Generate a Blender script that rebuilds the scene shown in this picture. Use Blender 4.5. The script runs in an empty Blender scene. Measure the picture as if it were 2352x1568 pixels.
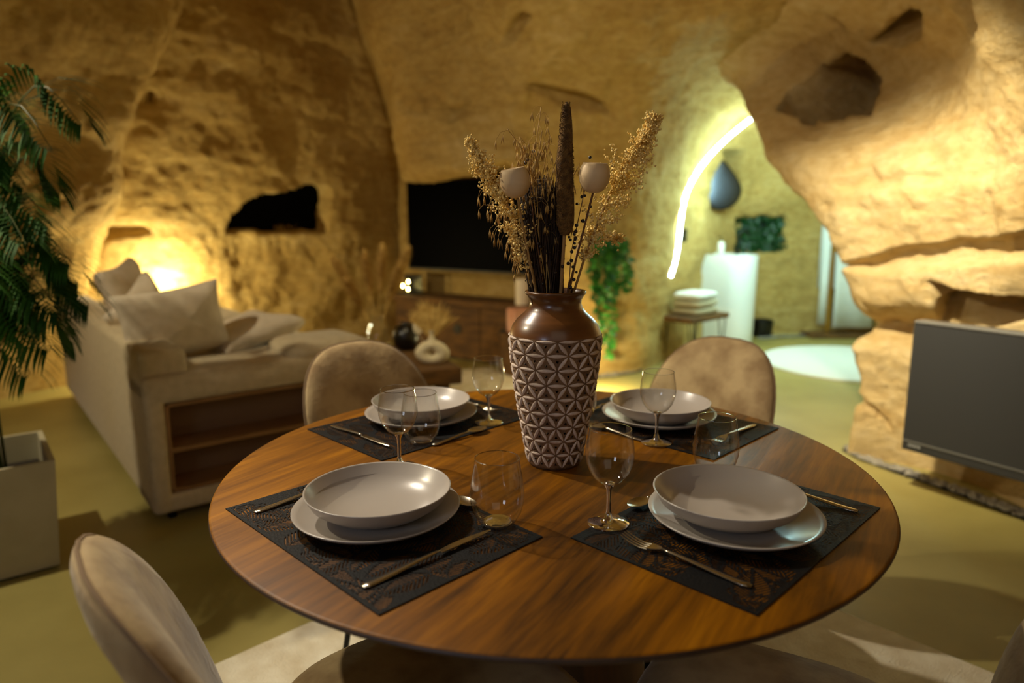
import bpy, math, random
from math import pi, sin, cos, radians
from mathutils import Vector, Matrix, noise
from mathutils.bvhtree import BVHTree
random.seed(7)
SC = bpy.context.scene
COL = SC.collection

# ------------------------------------------------------------------ camera
F, TH, RO, CZ = 1589.2, radians(10.173), radians(-.156), 1.233
fw = Vector((0, cos(TH), -sin(TH))); r0 = Vector((1, 0, 0)); u0 = r0.cross(fw)
RR = r0*cos(RO)+u0*sin(RO); UU = -r0*sin(RO)+u0*cos(RO)
CAM = Vector((0, 0, CZ))
cd = bpy.data.cameras.new('camera'); cam = bpy.data.objects.new('camera', cd); COL.objects.link(cam)
cd.sensor_width = 36; cd.lens = F/2352*36
cam.matrix_world = Matrix.Translation(CAM) @ Matrix((RR, UU, -fw)).transposed().to_4x4()
cd.clip_start = .02
cd.dof.use_dof = True; cd.dof.focus_distance = 1.22; cd.dof.aperture_fstop = 2.0
SC.camera = cam
def ray(x, y): return fw+RR*((x-1176)/F)+UU*((784-y)/F)
def atz(x, y, z): d = ray(x, y); return CAM+d*((z-CZ)/d.z)
def aty(x, y, Y): d = ray(x, y); return CAM+d*(Y/d.y)
def pr(P):
    v = Vector(P)-CAM; d = v.dot(fw); return 1176+F*v.dot(RR)/d, 784-F*v.dot(UU)/d

# ------------------------------------------------------------------ world, exposure, lamps
SC.view_settings.view_transform = 'Standard'; SC.view_settings.look = 'None'
SC.view_settings.gamma = 1; SC.view_settings.use_curve_mapping = False
SC.view_settings.exposure = 0.0
w = bpy.data.worlds.new('world'); SC.world = w; w.use_nodes = True
w.node_tree.nodes['Background'].inputs[0].default_value = (.03, .028, .03, 1)
SC.cycles.max_bounces = 8; SC.cycles.diffuse_bounces = 4; SC.cycles.sample_clamp_indirect = 4
def lamp(name, kind, loc, e, col, size=.05, target=None, spot=60, blend=.6, sy=None):
    l = bpy.data.lights.new(name, kind); o = bpy.data.objects.new(name, l); COL.objects.link(o)
    o.location = loc; l.energy = e; l.color = col
    if kind == 'AREA':
        l.size = size
        if sy: l.shape = 'RECTANGLE'; l.size_y = sy
    else: l.shadow_soft_size = size
    if kind == 'SPOT': l.spot_size = radians(spot); l.spot_blend = blend
    if target is not None:
        o.rotation_euler = (Vector(target)-Vector(loc)).to_track_quat('-Z', 'Y').to_euler()
    return o
WARM = (1, .80, .52)
lamp('ceiling_spot_table', 'SPOT', (-1.6, 2.25, 2.85), 210, (1, .88, .70), .04, (.12, 1.3, .75), 58, .5)
lamp('ceiling_spot_palm', 'SPOT', (-2.35, 1.80, 2.65), 140, (1, .86, .60), .03, (-1.0, 2.2, 0), 130, .6)
lamp('ceiling_spot_pillar', 'SPOT', (.85, 2.3, 2.25), 400, (1, .88, .62), .05, (1.95, 3.38, .78), 68, 1)
lamp('sofa_uplight', 'POINT', (-2.66, 5.38, .70), 48, (1, .88, .52), .05)
lamp('corner_uplight', 'POINT', (.62, 4.85, .22), 20, (1, .80, .40), .04)
lamp('lounge_fill', 'SPOT', (-.5, 3.2, 2.6), 55, (1, .83, .48), .1, (-.75, 4.5, .5), 56, 1)  # unseen fill, added to brighten the coffee table and pampas
lamp('vault_spot', 'SPOT', (.1, 1.2, 2.5), 125, (1, .87, .60), .1, (.45, 4.8, 2.25), 62, 1)
lamp('room_fill', 'AREA', (.3, -.9, 2.55), 4.2, (1, .86, .66), 1.6, (.3, 3, 1.2))
lamp('cool_rear_fill', 'AREA', (-1.3, -.9, 1.7), 6, (.70, .80, 1), .5, (-.1, 1.2, .8))  # unseen cool source behind the camera, added for the bluish highlights
lamp('bathroom_light', 'AREA', (2.3, 5.3, 1.8), 56, (.58, 1, .98), .7, (2.5, 6.2, .3))
lamp('bathroom_glow', 'POINT', (2.1, 6.1, 1.55), 42, (.58, 1, .98), .12)

# ------------------------------------------------------------------ materials
def lin(c):
    return tuple(((v/255)/12.92 if v/255 <= .04045 else ((v/255+.055)/1.055)**2.4) for v in c)+(1,)
def mat(name, c, rough=.5, metal=0, c2=None, scale=8, stretch=(1, 1, 1), bump=0, bscale=40, spec=.5, sheen=0, emit=None, es=1, coat=0, lo=.35, hi=.65, detail=5, gen='Object', rot=(0, 0, 0), dist=0):
    m = bpy.data.materials.new(name); m.use_nodes = True; nt = m.node_tree; N = nt.nodes; L = nt.links
    b = N['Principled BSDF']
    b.inputs['Base Color'].default_value = c if len(c) == 4 else lin(c)
    b.inputs['Roughness'].default_value = rough; b.inputs['Metallic'].default_value = metal
    b.inputs['Specular IOR Level'].default_value = spec
    if sheen:
        b.inputs['Sheen Weight'].default_value = sheen; b.inputs['Sheen Roughness'].default_value = .4
    if coat: b.inputs['Coat Weight'].default_value = coat; b.inputs['Coat Roughness'].default_value = .15
    if emit:
        b.inputs['Emission Color'].default_value = emit; b.inputs['Emission Strength'].default_value = es
    tc = N.new('ShaderNodeTexCoord'); mp = N.new('ShaderNodeMapping'); mp.inputs['Scale'].default_value = stretch
    mp.inputs['Rotation'].default_value = rot
    L.new(tc.outputs[gen], mp.inputs[0])
    if c2:
        n = N.new('ShaderNodeTexNoise'); n.inputs['Scale'].default_value = scale; n.inputs['Detail'].default_value = detail
        n.inputs['Distortion'].default_value = dist
        L.new(mp.outputs[0], n.inputs['Vector'])
        r = N.new('ShaderNodeValToRGB'); r.color_ramp.elements[0].position = lo; r.color_ramp.elements[1].position = hi
        r.color_ramp.elements[0].color = c if len(c) == 4 else lin(c); r.color_ramp.elements[1].color = c2 if len(c2) == 4 else lin(c2)
        L.new(n.outputs[0], r.inputs[0]); L.new(r.outputs[0], b.inputs['Base Color'])
    if bump:
        n2 = N.new('ShaderNodeTexNoise'); n2.inputs['Scale'].default_value = bscale; n2.inputs['Detail'].default_value = 6
        L.new(mp.outputs[0], n2.inputs['Vector'])
        bp = N.new('ShaderNodeBump'); bp.inputs['Strength'].default_value = bump; bp.inputs['Distance'].default_value = .02
        L.new(n2.outputs[0], bp.inputs['Height']); L.new(bp.outputs[0], b.inputs['Normal'])
    return m
def rockmat(name, A, B, Cc):
    m = bpy.data.materials.new(name); m.use_nodes = True; nt = m.node_tree; N = nt.nodes; L = nt.links
    b = N['Principled BSDF']; b.inputs['Roughness'].default_value = .92; b.inputs['Specular IOR Level'].default_value = .25
    tc = N.new('ShaderNodeTexCoord')
    def nz(sc, st, det=6, dist=0):
        mp = N.new('ShaderNodeMapping'); mp.inputs['Scale'].default_value = st; mp.inputs['Rotation'].default_value = (.12, -.16, .3)
        L.new(tc.outputs['Object'], mp.inputs[0])
        n = N.new('ShaderNodeTexNoise'); n.inputs['Scale'].default_value = sc; n.inputs['Detail'].default_value = det; n.inputs['Distortion'].default_value = dist
        n.inputs['Roughness'].default_value = .62
        L.new(mp.outputs[0], n.inputs['Vector']); return n.outputs[0]
    big = nz(1.3, (1, 1, 1.6), 6, .4); strata = nz(1.6, (.7, .7, 7), 6, .6); fine = nz(14, (1, 1, 1.8), 8); grit = nz(60, (1, 1, 1.5), 6)
    r = N.new('ShaderNodeValToRGB'); e = r.color_ramp.elements
    e[0].position = .32; e[0].color = lin(Cc); e[1].position = .7; e[1].color = lin(B); x = e.new(.52); x.color = lin(A)
    mx = N.new('ShaderNodeMix'); mx.inputs[0].default_value = .45; L.new(big, mx.inputs[2]); L.new(strata, mx.inputs[3])
    m2 = N.new('ShaderNodeMix'); m2.inputs[0].default_value = .42; L.new(mx.outputs[0], m2.inputs[2]); L.new(fine, m2.inputs[3])
    L.new(m2.outputs[0], r.inputs[0]); L.new(r.outputs[0], b.inputs['Base Color'])
    prev = None
    for src, s, d in ((strata, .35, .03), (fine, .9, .035), (grit, .8, .014)):
        bp = N.new('ShaderNodeBump'); bp.inputs['Strength'].default_value = s; bp.inputs['Distance'].default_value = d
        L.new(src, bp.inputs['Height'])
        if prev: L.new(prev.outputs[0], bp.inputs['Normal'])
        prev = bp
    L.new(prev.outputs[0], b.inputs['Normal'])
    return m
ROCK2 = rockmat('lit_sandstone', (216, 188, 132), (236, 214, 166), (188, 148, 82))  # sandstone lightened; bright lamplight on the pillar is painted into the colour
ROCK = rockmat('sandstone', (196, 164, 96), (222, 196, 138), (160, 124, 58))
def glassmat(name):
    m = bpy.data.materials.new(name); m.use_nodes = True; N = m.node_tree.nodes; L = m.node_tree.links
    N.remove(N['Principled BSDF']); out = N['Material Output']
    t = N.new('ShaderNodeBsdfTransparent'); t.inputs[0].default_value = (.965, .97, .96, 1)
    g = N.new('ShaderNodeBsdfGlossy'); g.inputs['Roughness'].default_value = .012
    lw = N.new('ShaderNodeLayerWeight'); lw.inputs[0].default_value = .5
    p = N.new('ShaderNodeMath'); p.operation = 'POWER'; p.inputs[1].default_value = 2.6; L.new(lw.outputs['Facing'], p.inputs[0])
    a = N.new('ShaderNodeMath'); a.operation = 'MULTIPLY_ADD'; a.inputs[1].default_value = .9; a.inputs[2].default_value = .07; L.new(p.outputs[0], a.inputs[0])
    mx = N.new('ShaderNodeMixShader'); L.new(a.outputs[0], mx.inputs[0]); L.new(t.outputs[0], mx.inputs[1]); L.new(g.outputs[0], mx.inputs[2])
    L.new(mx.outputs[0], out.inputs[0]); return m
GLASS = glassmat('thin_clear_glass')
SOLID = bpy.data.materials.new('solid_clear_glass'); SOLID.use_nodes = True
_b = SOLID.node_tree.nodes['Principled BSDF']; _b.inputs['Transmission Weight'].default_value = 1; _b.inputs['Roughness'].default_value = .0; _b.inputs['IOR'].default_value = 1.5
M = dict(
    floor=mat('polished_concrete', (166, 154, 92), .42, c2=(140, 128, 70), scale=1.6, bump=.08, bscale=9, lo=.3, hi=.7),
    wood=None,
    woodedge=mat('dark_wood_edge', (62, 40, 26), .5, c2=(44, 28, 18), scale=20),
    ped=mat('dark_pedestal_wood', (88, 52, 20), .5, c2=(58, 34, 14), scale=5, stretch=(6, 6, 1)),
    plate=mat('taupe_stoneware', (176, 168, 160), .28, spec=.5, coat=.2),
    matb=mat('black_vinyl', (8, 9, 12), .6, spec=.22, bump=.15, bscale=300),
    steel=mat('brushed_steel', (190, 182, 165), .22, 1),
    velvet=mat('beige_velvet', (140, 114, 76), .85, c2=(182, 158, 114), scale=9, sheen=.2, bump=.1, bscale=60, lo=.38, hi=.6),
    pipe=mat('velvet_piping', (128, 104, 76), .9),
    blackm=mat('black_metal', (14, 14, 14), .4, .6),
    sofa=mat('cream_upholstery', (200, 184, 150), .95, c2=(186, 170, 136), scale=30, bump=.12, bscale=220, sheen=.2),
    sofad=mat('tan_shelf_board', (150, 112, 66), .7, c2=(128, 92, 50), scale=4, stretch=(1, 1, 4)),
    sofai=mat('taupe_shelf_back', (120, 92, 66), .85),
    pillow=mat('cream_linen', (214, 200, 178), .95, c2=(198, 184, 160), scale=14, bump=.25, bscale=14, sheen=.2),
    rug=mat('beige_short_pile', (230, 222, 198), 1, c2=(206, 192, 162), scale=14, bump=.5, bscale=180, lo=.3, hi=.7),
    white=mat('white_lacquer', (214, 214, 206), .35),
    pot=mat('cream_planter_resin', (180, 172, 142), .7, c2=(168, 160, 130), scale=6),
    soil=mat('dark_soil', (38, 28, 18), 1, bump=.8, bscale=60),
    palm=mat('palm_green', (58, 108, 28), .7, spec=.25, c2=(30, 68, 20), scale=6),
    palmstem=mat('palm_stem_green', (74, 84, 30), .5),
    tv=mat('black_screen', (1, 1, 2), .5, spec=.02), tvf=mat('black_plastic', (12, 12, 12), .5),
    shelf=mat('rustic_wood', (112, 76, 26), .8, c2=(74, 48, 14), scale=5, stretch=(1, 5, 5), bump=.3, bscale=12),
    ceramic=mat('cream_ceramic', (214, 202, 168), .7, bump=.1, bscale=60),
    darkcer=mat('black_ceramic', (10, 9, 9), .3), pink=mat('pink_salt_stone', (226, 176, 150), .6, c2=(206, 140, 110), scale=9, bump=.4, bscale=20),
    wax=mat('ivory_wax', (240, 226, 200), .5), flame=mat('candle_flame', (255, 220, 120), .5, emit=(1, .78, .22, 1), es=90),
    led=mat('cool_led_tube', (255, 255, 255), .5, emit=(.80, 1, .92, 1), es=16),
    pamp=mat('pampas_beige', (214, 180, 104), 1, c2=(176, 140, 70), scale=30),
    heater=mat('graphite_panel', (62, 62, 62), .38, .3), heatedge=mat('grey_panel_edge', (120, 118, 112), .45, .3), mark=mat('pale_grey_print', (160, 160, 155), .6),
    ped_white=mat('white_basin_ceramic', (226, 232, 230), .16), chrome=mat('chrome', (200, 205, 210), .1, 1), mirror=mat('mirror_glass', (78, 80, 88), .28, 1),
    brass=mat('brushed_brass', (190, 150, 70), .3, 1), towel=mat('white_terry', (226, 230, 226), 1, bump=.6, bscale=90),
    towelg=mat('beige_terry', (190, 180, 150), 1, bump=.6, bscale=90),
    leaf=mat('deep_green_leaf', (12, 70, 22), .45, c2=(6, 44, 18), scale=20), ivy=mat('ivy_leaf', (48, 118, 26), .5, c2=(22, 84, 22), scale=14), darkfoil=mat('dark_backing', (6, 16, 8), .9),
    pebble=mat('white_pebble', (176, 170, 156), .8, c2=(96, 90, 80), scale=6), pebd=mat('grey_pebble', (116, 110, 102), .8), bed=mat('dark_gravel_bed', (44, 40, 34), 1),
    vasew=mat('stained_vase_wood', (124, 78, 38), .32, c2=(72, 42, 18), scale=5, stretch=(1, 1, 5), coat=.35),
    carve=mat('carved_brown_ground', (134, 102, 70), .75, c2=(108, 80, 54), scale=40, bump=.4, bscale=120), petal=mat('whitewashed_petal', (222, 204, 190), .8, c2=(196, 176, 160), scale=60, bump=.2, bscale=200),
    plume=mat('straw_plume', (250, 224, 150), .9, c2=(236, 200, 112), scale=40), oat=mat('oat_straw', (206, 168, 96), .7, c2=(166, 128, 62), scale=30), twig=mat('dark_brown_twig', (62, 40, 18), .8, c2=(38, 24, 12), scale=30),
    cat=mat('bulrush_brown', (168, 126, 64), 1, c2=(116, 82, 38), scale=90, bump=1.0, bscale=420), stem=mat('straw_stem', (166, 130, 76), .7), stemd=mat('brown_stem', (110, 72, 40), .7), cup=mat('pale_turned_wood', (228, 200, 156), .6, c2=(212, 182, 138), scale=6, stretch=(1, 1, 5)),
    berry=mat('dark_berry', (34, 20, 14), .4), clear=GLASS, solid=SOLID, socket=mat('black_socket', (14, 16, 16), .4), night=mat('night_glass', (1, 1, 1), .5, spec=.03),
)
def tablewood():
    m = bpy.data.materials.new('acacia_veneer'); m.use_nodes = True; N = m.node_tree.nodes; L = m.node_tree.links
    b = N['Principled BSDF']; b.inputs['Roughness'].default_value = .46; b.inputs['Specular IOR Level'].default_value = .22
    tc = N.new('ShaderNodeTexCoord')
    def nz(sc, st, rz, det, dist):
        mp = N.new('ShaderNodeMapping'); mp.inputs['Scale'].default_value = st
        mp.inputs['Rotation'].default_value = (0, 0, rz)
        mp.inputs['Scale'].default_value = (1, 1, 1); m2_ = N.new('ShaderNodeMapping'); m2_.inputs['Scale'].default_value = st
        L.new(tc.outputs['Object'], mp.inputs[0]); L.new(mp.outputs[0], m2_.inputs[0]); mp = m2_
        n = N.new('ShaderNodeTexNoise'); n.inputs['Scale'].default_value = sc
        n.inputs['Detail'].default_value = det; n.inputs['Distortion'].default_value = dist; n.inputs['Roughness'].default_value = .6
        L.new(mp.outputs[0], n.inputs['Vector']); return n.outputs[0]
    g1 = nz(3.4, (.5, 3.0, 1), -1.02, 5, .8); g2 = nz(16, (.35, 5, 1), -1.02, 6, .3); g3 = nz(1.6, (1, 1, 1), 0, 3, 0)
    mx = N.new('ShaderNodeMix'); mx.inputs[0].default_value = .35; L.new(g1, mx.inputs[2]); L.new(g2, mx.inputs[3])
    m3 = N.new('ShaderNodeMix'); m3.inputs[0].default_value = .25; L.new(mx.outputs[0], m3.inputs[2]); L.new(g3, m3.inputs[3])
    r = N.new('ShaderNodeValToRGB'); e = r.color_ramp.elements; e[0].position = .36; e[0].color = lin((58, 33, 2)); e[1].position = .66; e[1].color = lin((170, 110, 4))
    x = e.new(.50); x.color = lin((120, 73, 0))
    L.new(m3.outputs[0], r.inputs[0]); L.new(r.outputs[0], b.inputs['Base Color'])
    bp = N.new('ShaderNodeBump'); bp.inputs['Strength'].default_value = .12; bp.inputs['Distance'].default_value = .003
    L.new(g2, bp.inputs['Height']); L.new(bp.outputs[0], b.inputs['Normal']); return m
M['wood'] = tablewood()

# ------------------------------------------------------------------ mesh helpers
class MB:
    def __init__(s): s.v = []; s.f = []
    def add(s, vs, fs):
        o = len(s.v); s.v += [tuple(p) for p in vs]; s.f += [tuple(i+o for i in q) for q in fs]; return s
    def box(s, c, d, R=None):
        c = Vector(c); vs = []
        for k in range(8):
            p = Vector(((k & 1)-.5, ((k >> 1) & 1)-.5, ((k >> 2) & 1)-.5)); p = Vector((p.x*d[0], p.y*d[1], p.z*d[2]))
            vs.append(c+(R @ p if R else p))
        return s.add(vs, [(0, 2, 3, 1), (4, 5, 7, 6), (0, 1, 5, 4), (2, 6, 7, 3), (0, 4, 6, 2), (1, 3, 7, 5)])
    def lathe(s, prof, c=(0, 0, 0), n=32, R=None, sq=None):
        vs = []; c = Vector(c)
        for r, z in prof:
            for k in range(n):
                a = 2*pi*k/n; p = Vector((r*cos(a), r*sin(a), z)); vs.append(c+(R @ p if R else p))
        fs = [(i*n+k, i*n+(k+1) % n, (i+1)*n+(k+1) % n, (i+1)*n+k) for i in range(len(prof)-1) for k in range(n)]
        if prof[0][0] > 1e-5: pass
        return s.add(vs, fs)
    def cap(s, pts, up=True):
        n = len(pts); return s.add(pts, [tuple(range(n)) if up else tuple(reversed(range(n)))])
    def tube(s, pts, rad, n=6, flat=1):
        pts = [Vector(p) for p in pts]; rs = rad if isinstance(rad, (list, tuple)) else [rad]*len(pts)
        vs = []; up = Vector((0, 0, 1)); prev = None
        for i, p in enumerate(pts):
            t = (pts[min(i+1, len(pts)-1)]-pts[max(i-1, 0)]).normalized()
            if prev is None: a = t.orthogonal().normalized() if abs(t.dot(up)) > .98 else t.cross(up).normalized()
            else:
                a = (prev-t*prev.dot(t)); a = a.normalized() if a.length > 1e-6 else t.orthogonal().normalized()
            prev = a; b = t.cross(a)
            for k in range(n):
                g = 2*pi*k/n; vs.append(p+a*(cos(g)*rs[i])+b*(sin(g)*rs[i]*flat))
        m = len(pts); fs = [(i*n+k, i*n+(k+1) % n, (i+1)*n+(k+1) % n, (i+1)*n+k) for i in range(m-1) for k in range(n)]
        fs += [tuple(reversed(range(n))), tuple((m-1)*n+k for k in range(n))]
        return s.add(vs, fs)
    def blob(s, c, r, seed=0, n=5, amp=.2, sc=(1, 1, 1)):
        c = Vector(c); vs = [c+Vector((0, 0, -r*sc[2]))]
        for i in range(1, n):
            th = pi*i/n
            for k in range(2*n):
                ph = pi*k/n; d = Vector((sin(th)*cos(ph), sin(th)*sin(ph), -cos(th)))
                q = 1+amp*noise.noise(d*1.7+Vector((seed*3.1, seed, 0))) if amp else 1
                vs.append(c+Vector((d.x*sc[0], d.y*sc[1], d.z*sc[2]))*r*q)
        vs.append(c+Vector((0, 0, r*sc[2]))); m = 2*n; fs = []
        for k in range(m): fs.append((0, 1+(k+1) % m, 1+k)); fs.append((len(vs)-1, 1+(n-2)*m+k, 1+(n-2)*m+(k+1) % m))
        for i in range(n-2):
            for k in range(m): fs.append((1+i*m+k, 1+i*m+(k+1) % m, 1+(i+1)*m+(k+1) % m, 1+(i+1)*m+k))
        return s.add(vs, fs)
    def octa(s, c, r, d=None, l=1):
        c = Vector(c); d = (d or Vector((0, 0, 1))).normalized(); a = d.orthogonal().normalized(); b = d.cross(a)
        return s.add([c-d*r*l, c+a*r, c+b*r, c-a*r, c-b*r, c+d*r*l], [(0, 2, 1), (0, 3, 2), (0, 4, 3), (0, 1, 4), (5, 1, 2), (5, 2, 3), (5, 3, 4), (5, 4, 1)])
    def prism(s, poly, z0, z1):
        n = len(poly); vs = [(x, y, z0) for x, y in poly]+[(x, y, z1) for x, y in poly]
        return s.add(vs, [tuple(reversed(range(n))), tuple(range(n, 2*n))]+[(k, (k+1) % n, n+(k+1) % n, n+k) for k in range(n)])
    def leaf(s, p, d, l, wd, nrm=None, bend=.2):
        p = Vector(p); d = Vector(d).normalized(); nn = (nrm or Vector((0, 0, 1))); a = d.cross(nn)
        a = a.normalized() if a.length > 1e-3 else d.orthogonal().normalized(); up = a.cross(d)
        m1 = p+d*l*.45+up*l*bend*.3; e = p+d*l-up*l*bend*.4
        return s.add([p, m1+a*wd/2-up*wd*.12, m1, m1-a*wd/2-up*wd*.12, e], [(0, 1, 2), (0, 2, 3), (1, 4, 2), (2, 4, 3)])
    def build(s, name, m, parent=None, smooth=True, bevel=0, seg=2, sub=0, label=None, cat=None, group=None, kind=None, loc=None, rot=None, ang=35):
        me = bpy.data.meshes.new(name); me.from_pydata(s.v, [], s.f); me.update()
        me.materials.append(m)
        if smooth:
            me.polygons.foreach_set('use_smooth', [True]*len(me.polygons))
            if ang < 180: me.set_sharp_from_angle(angle=radians(ang))
        o = bpy.data.objects.new(name, me); COL.objects.link(o)
        if parent: o.parent = parent
        if bevel:
            b = o.modifiers.new('bevel', 'BEVEL'); b.width = bevel; b.segments = seg; b.limit_method = 'ANGLE'; b.angle_limit = radians(40)
        if sub: q = o.modifiers.new('sub', 'SUBSURF'); q.levels = q.render_levels = sub
        if loc is not None: o.location = loc
        if rot is not None: o.rotation_euler = rot
        return tag(o, label, cat, group, kind)
def tag(o, label=None, cat=None, group=None, kind=None):
    if label: o['label'] = label
    if cat: o['category'] = cat
    if group: o['group'] = group
    if kind: o['kind'] = kind
    return o
def thing(name, label, cat, loc=(0, 0, 0), rz=0, group=None):
    o = bpy.data.objects.new(name, None); COL.objects.link(o); o.location = loc; o.rotation_euler = (0, 0, rz)
    o.empty_display_size = .05
    return tag(o, label, cat, group)
def dup(root, loc, rz=None, label=None, group=None):
    r = root.copy(); COL.objects.link(r); r.location = loc
    if rz is not None: r.rotation_euler = (0, 0, rz)
    if label: r['label'] = label
    if group: r['group'] = group
    for ch in list(root.children):
        c = ch.copy(); COL.objects.link(c); c.parent = r
        for g in ch.children:
            d = g.copy(); COL.objects.link(d); d.parent = c
    return r
def cr(P, t):   # catmull-rom over list of Vectors, t in [0,len-1]
    n = len(P)-1; i = min(int(t), n-1) if n > 0 else 0; u = t-i
    a, b, c, d = P[max(i-1, 0)], P[i], P[i+1], P[min(i+2, n)]
    return .5*((2*b)+(c-a)*u+(2*a-5*b+4*c-d)*u*u+(3*b-a-3*c+d)*u*u*u)
def slab(outline, th, fn, p=4, rings=(1, .985, .95, .88, .7, .4)):
    """puffed slab: outline 2D loop, half-thickness th, fn(x, y, t)->3D"""
    n = len(outline); cx = sum(q[0] for q in outline)/n; cy = sum(q[1] for q in outline)/n; mb = MB(); vs = []; fs = []
    lay = [(r, 1) for r in reversed(rings)]+[(r, -1) for r in rings[1:]]
    for r, sg in lay:
        t = sg*th*(max(0, 1-r**p))**.5
        for x, y in outline: vs.append(fn(cx+(x-cx)*r, cy+(y-cy)*r, t))
    m = len(lay)
    for i in range(m-1):
        for k in range(n): fs.append((i*n+k, i*n+(k+1) % n, (i+1)*n+(k+1) % n, (i+1)*n+k))
    a = len(vs); vs.append(fn(cx, cy, th)); vs.append(fn(cx, cy, -th))
    for k in range(n): fs.append((a, (k+1) % n, k)); fs.append((a+1, (m-1)*n+k, (m-1)*n+(k+1) % n))
    return mb.add(vs, fs)
def supere(w_, h_, e=4, n=40):
    o = []
    for k in range(n):
        a = 2*pi*k/n; c, s_ = cos(a), sin(a); o.append((w_*abs(c)**(2/e)*(1 if c > 0 else -1), h_*abs(s_)**(2/e)*(1 if s_ > 0 else -1)))
    return o

# ------------------------------------------------------------------ rock shell
def sdpoly(x, y, P):
    d = 1e9; ins = False; n = len(P); j = n-1
    for i in range(n):
        xi, yi = P[i]; xj, yj = P[j]
        if (yi > y) != (yj > y) and x < (xj-xi)*(y-yi)/(yj-yi)+xi: ins = not ins
        ex, ey = xj-xi, yj-yi; wx, wy = x-xi, y-yi; t = max(0, min(1, (wx*ex+wy*ey)/(ex*ex+ey*ey+1e-9)))
        d = min(d, math.hypot(wx-ex*t, wy-ey*t)); j = i
    return d if ins else -d
BV = {}
def rock(name, cols, nu, nv, amp=.05, dents=(), m=None, kind='structure', strat=.015, sc=1.0, top=None):
    P = []
    for c in cols:
        q = []
        for p in c:
            if p[0] == 'w': q.append(Vector(p[1:]))
            elif p[1] == 'f': v = aty(p[0], 900, p[2]); q.append(Vector((v.x, v.y, -.06)))
            else: q.append(aty(*p))
        if top: q.insert(0, Vector((q[0].x*.96, q[0].y*.96, max(top, q[0].z+.1))))
        P.append(q)
    nc = len(P); rows = [[cr(q, (len(q)-1)*j/nv) for q in P] for j in range(nv+1)]
    G = [[cr(rows[j], (nc-1)*i/nu) for i in range(nu+1)] for j in range(nv+1)]
    vs = []; nm = []
    for j in range(nv+1):
        for i in range(nu+1):
            p = G[j][i]; a = G[j][min(i+1, nu)]-G[j][max(i-1, 0)]; b = G[min(j+1, nv)][i]-G[max(j-1, 0)][i]
            n = a.cross(b); n = n.normalized() if n.length > 1e-9 else Vector((0, -1, 0))
            nm.append((p, n))
    sg = 1 if sum(1 if n.dot(CAM-p) > 0 else -1 for p, n in nm) > 0 else -1
    for j in range(nv+1):
        for i in range(nu+1):
            p, n = nm[j*(nu+1)+i]; n = n*sg
            k = sc
            q = p*k
            d = noise.noise(q*1.1+Vector((5, 1, 2)))*amp*1.6+noise.noise(q*2.9)*amp*.8+noise.noise(q*7)*amp*.36+noise.noise(q*17)*amp*.22+noise.noise(q*34)*amp*.08
            s_ = noise.noise(Vector((p.x*.6, p.y*.6, p.z*5.5+p.x*.5)))+.5*noise.noise(Vector((p.x*1.5, p.y*1.5, p.z*15+p.x)))
            d += s_*strat
            d *= max(0, min(1, .25+p.z*3))
            x, y = pr(p)
            for dp, dep, soft in dents:
                s2 = sdpoly(x+noise.noise(q*6)*10, y+noise.noise(q*6+Vector((9, 0, 0)))*8, dp)
                if s2 > -soft:
                    h = min(1, (s2+soft)/(2*soft)); h = h*h*(3-2*h); d = d*(1-h*.4)-dep*h
            vs.append(p+n*d)
    fs = [(j*(nu+1)+i, j*(nu+1)+i+1, (j+1)*(nu+1)+i+1, (j+1)*(nu+1)+i) for j in range(nv) for i in range(nu)]
    mb = MB(); mb.add(vs, fs); o = mb.build(name, m or ROCK, kind=kind, ang=180)
    BV[name] = BVHTree.FromPolygons(vs, fs)
    return o
def hit(x, y, name='wall_center'):
    d = ray(x, y).normalized(); r = BV[name].ray_cast(CAM, d)
    return (r[0], r[1] if r[1].dot(d) < 0 else -r[1]) if r[0] else (aty(x, y, 6), Vector((0, -1, 0)))

# floor
MB().box((0, 3, -.05), (11, 13, .1)).build('floor', M['floor'], smooth=False, kind='structure')
# far left wall with the dark opening
NICHE = [(522, 532), (535, 500), (560, 470), (600, 450), (640, 445), (680, 438), (715, 424), (742, 424), (750, 440), (748, 500), (742, 531)]
def W1(s, z):
    x, y = -4.4+.76*s, 4.16+.65*s; l = .0 if z < 1.2 else (z-1.2)*.18
    return ('w', x+.45*l, y-.75*l, z)
rock('wall_back', [[W1(s, z) for z in (3.4, 3.0, 2.6, 2.2, 1.8, 1.4, 1.0, .6, .2, -.06)] for s in (0, .6, 1.2, 1.8, 2.4, 3.0, 3.6, 4.2, 4.8, 5.4)],
     240, 150, .055, [(NICHE, .38, 3), ([(340, 205), (352, 205), (356, 232), (340, 236)], .08, 4),
     ([(215, 515), (330, 520), (345, 532), (270, 545), (215, 545)], .06, 6)])
# left wall bulging in front of it
rows = [(-260, 4.35, 385), (-60, 4.45, 368), (60, 4.5, 352), (180, 4.6, 318), (270, 4.62, 280), (330, 4.66, 250), (420, 4.7, 236), (500, 4.78, 218), (580, 5.0, 195), (700, 5.1, 170)]
cl = []
cl.append([('w', -2.9, -1.8, z) for z in (3.3, 2.9, 2.5, 2.2, 1.9, 1.6, 1.3, 1.0, .5, -.06)])
cl.append([('w', -3.25, .8, z) for z in (3.3, 2.9, 2.5, 2.2, 1.9, 1.6, 1.3, 1.0, .5, -.06)])
for dx, k in ((-560, .70), (-360, .82), (-200, .90), (-90, .955), (-25, .985), (0, 1)):
    cl.append([(px+dx, y, Y*k) for y, Y, px in rows[:-1]]+[(rows[-1][2]+dx, 'f', rows[-1][1]*k)])
cl.append([(px+12, y, Y+.08) for y, Y, px in rows[:-1]]+[(182, 'f', 5.18)])
cl.append([(px+30, y, Y+.34) for y, Y, px in rows[:-1]]+[(194, 'f', 5.4)])
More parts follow.
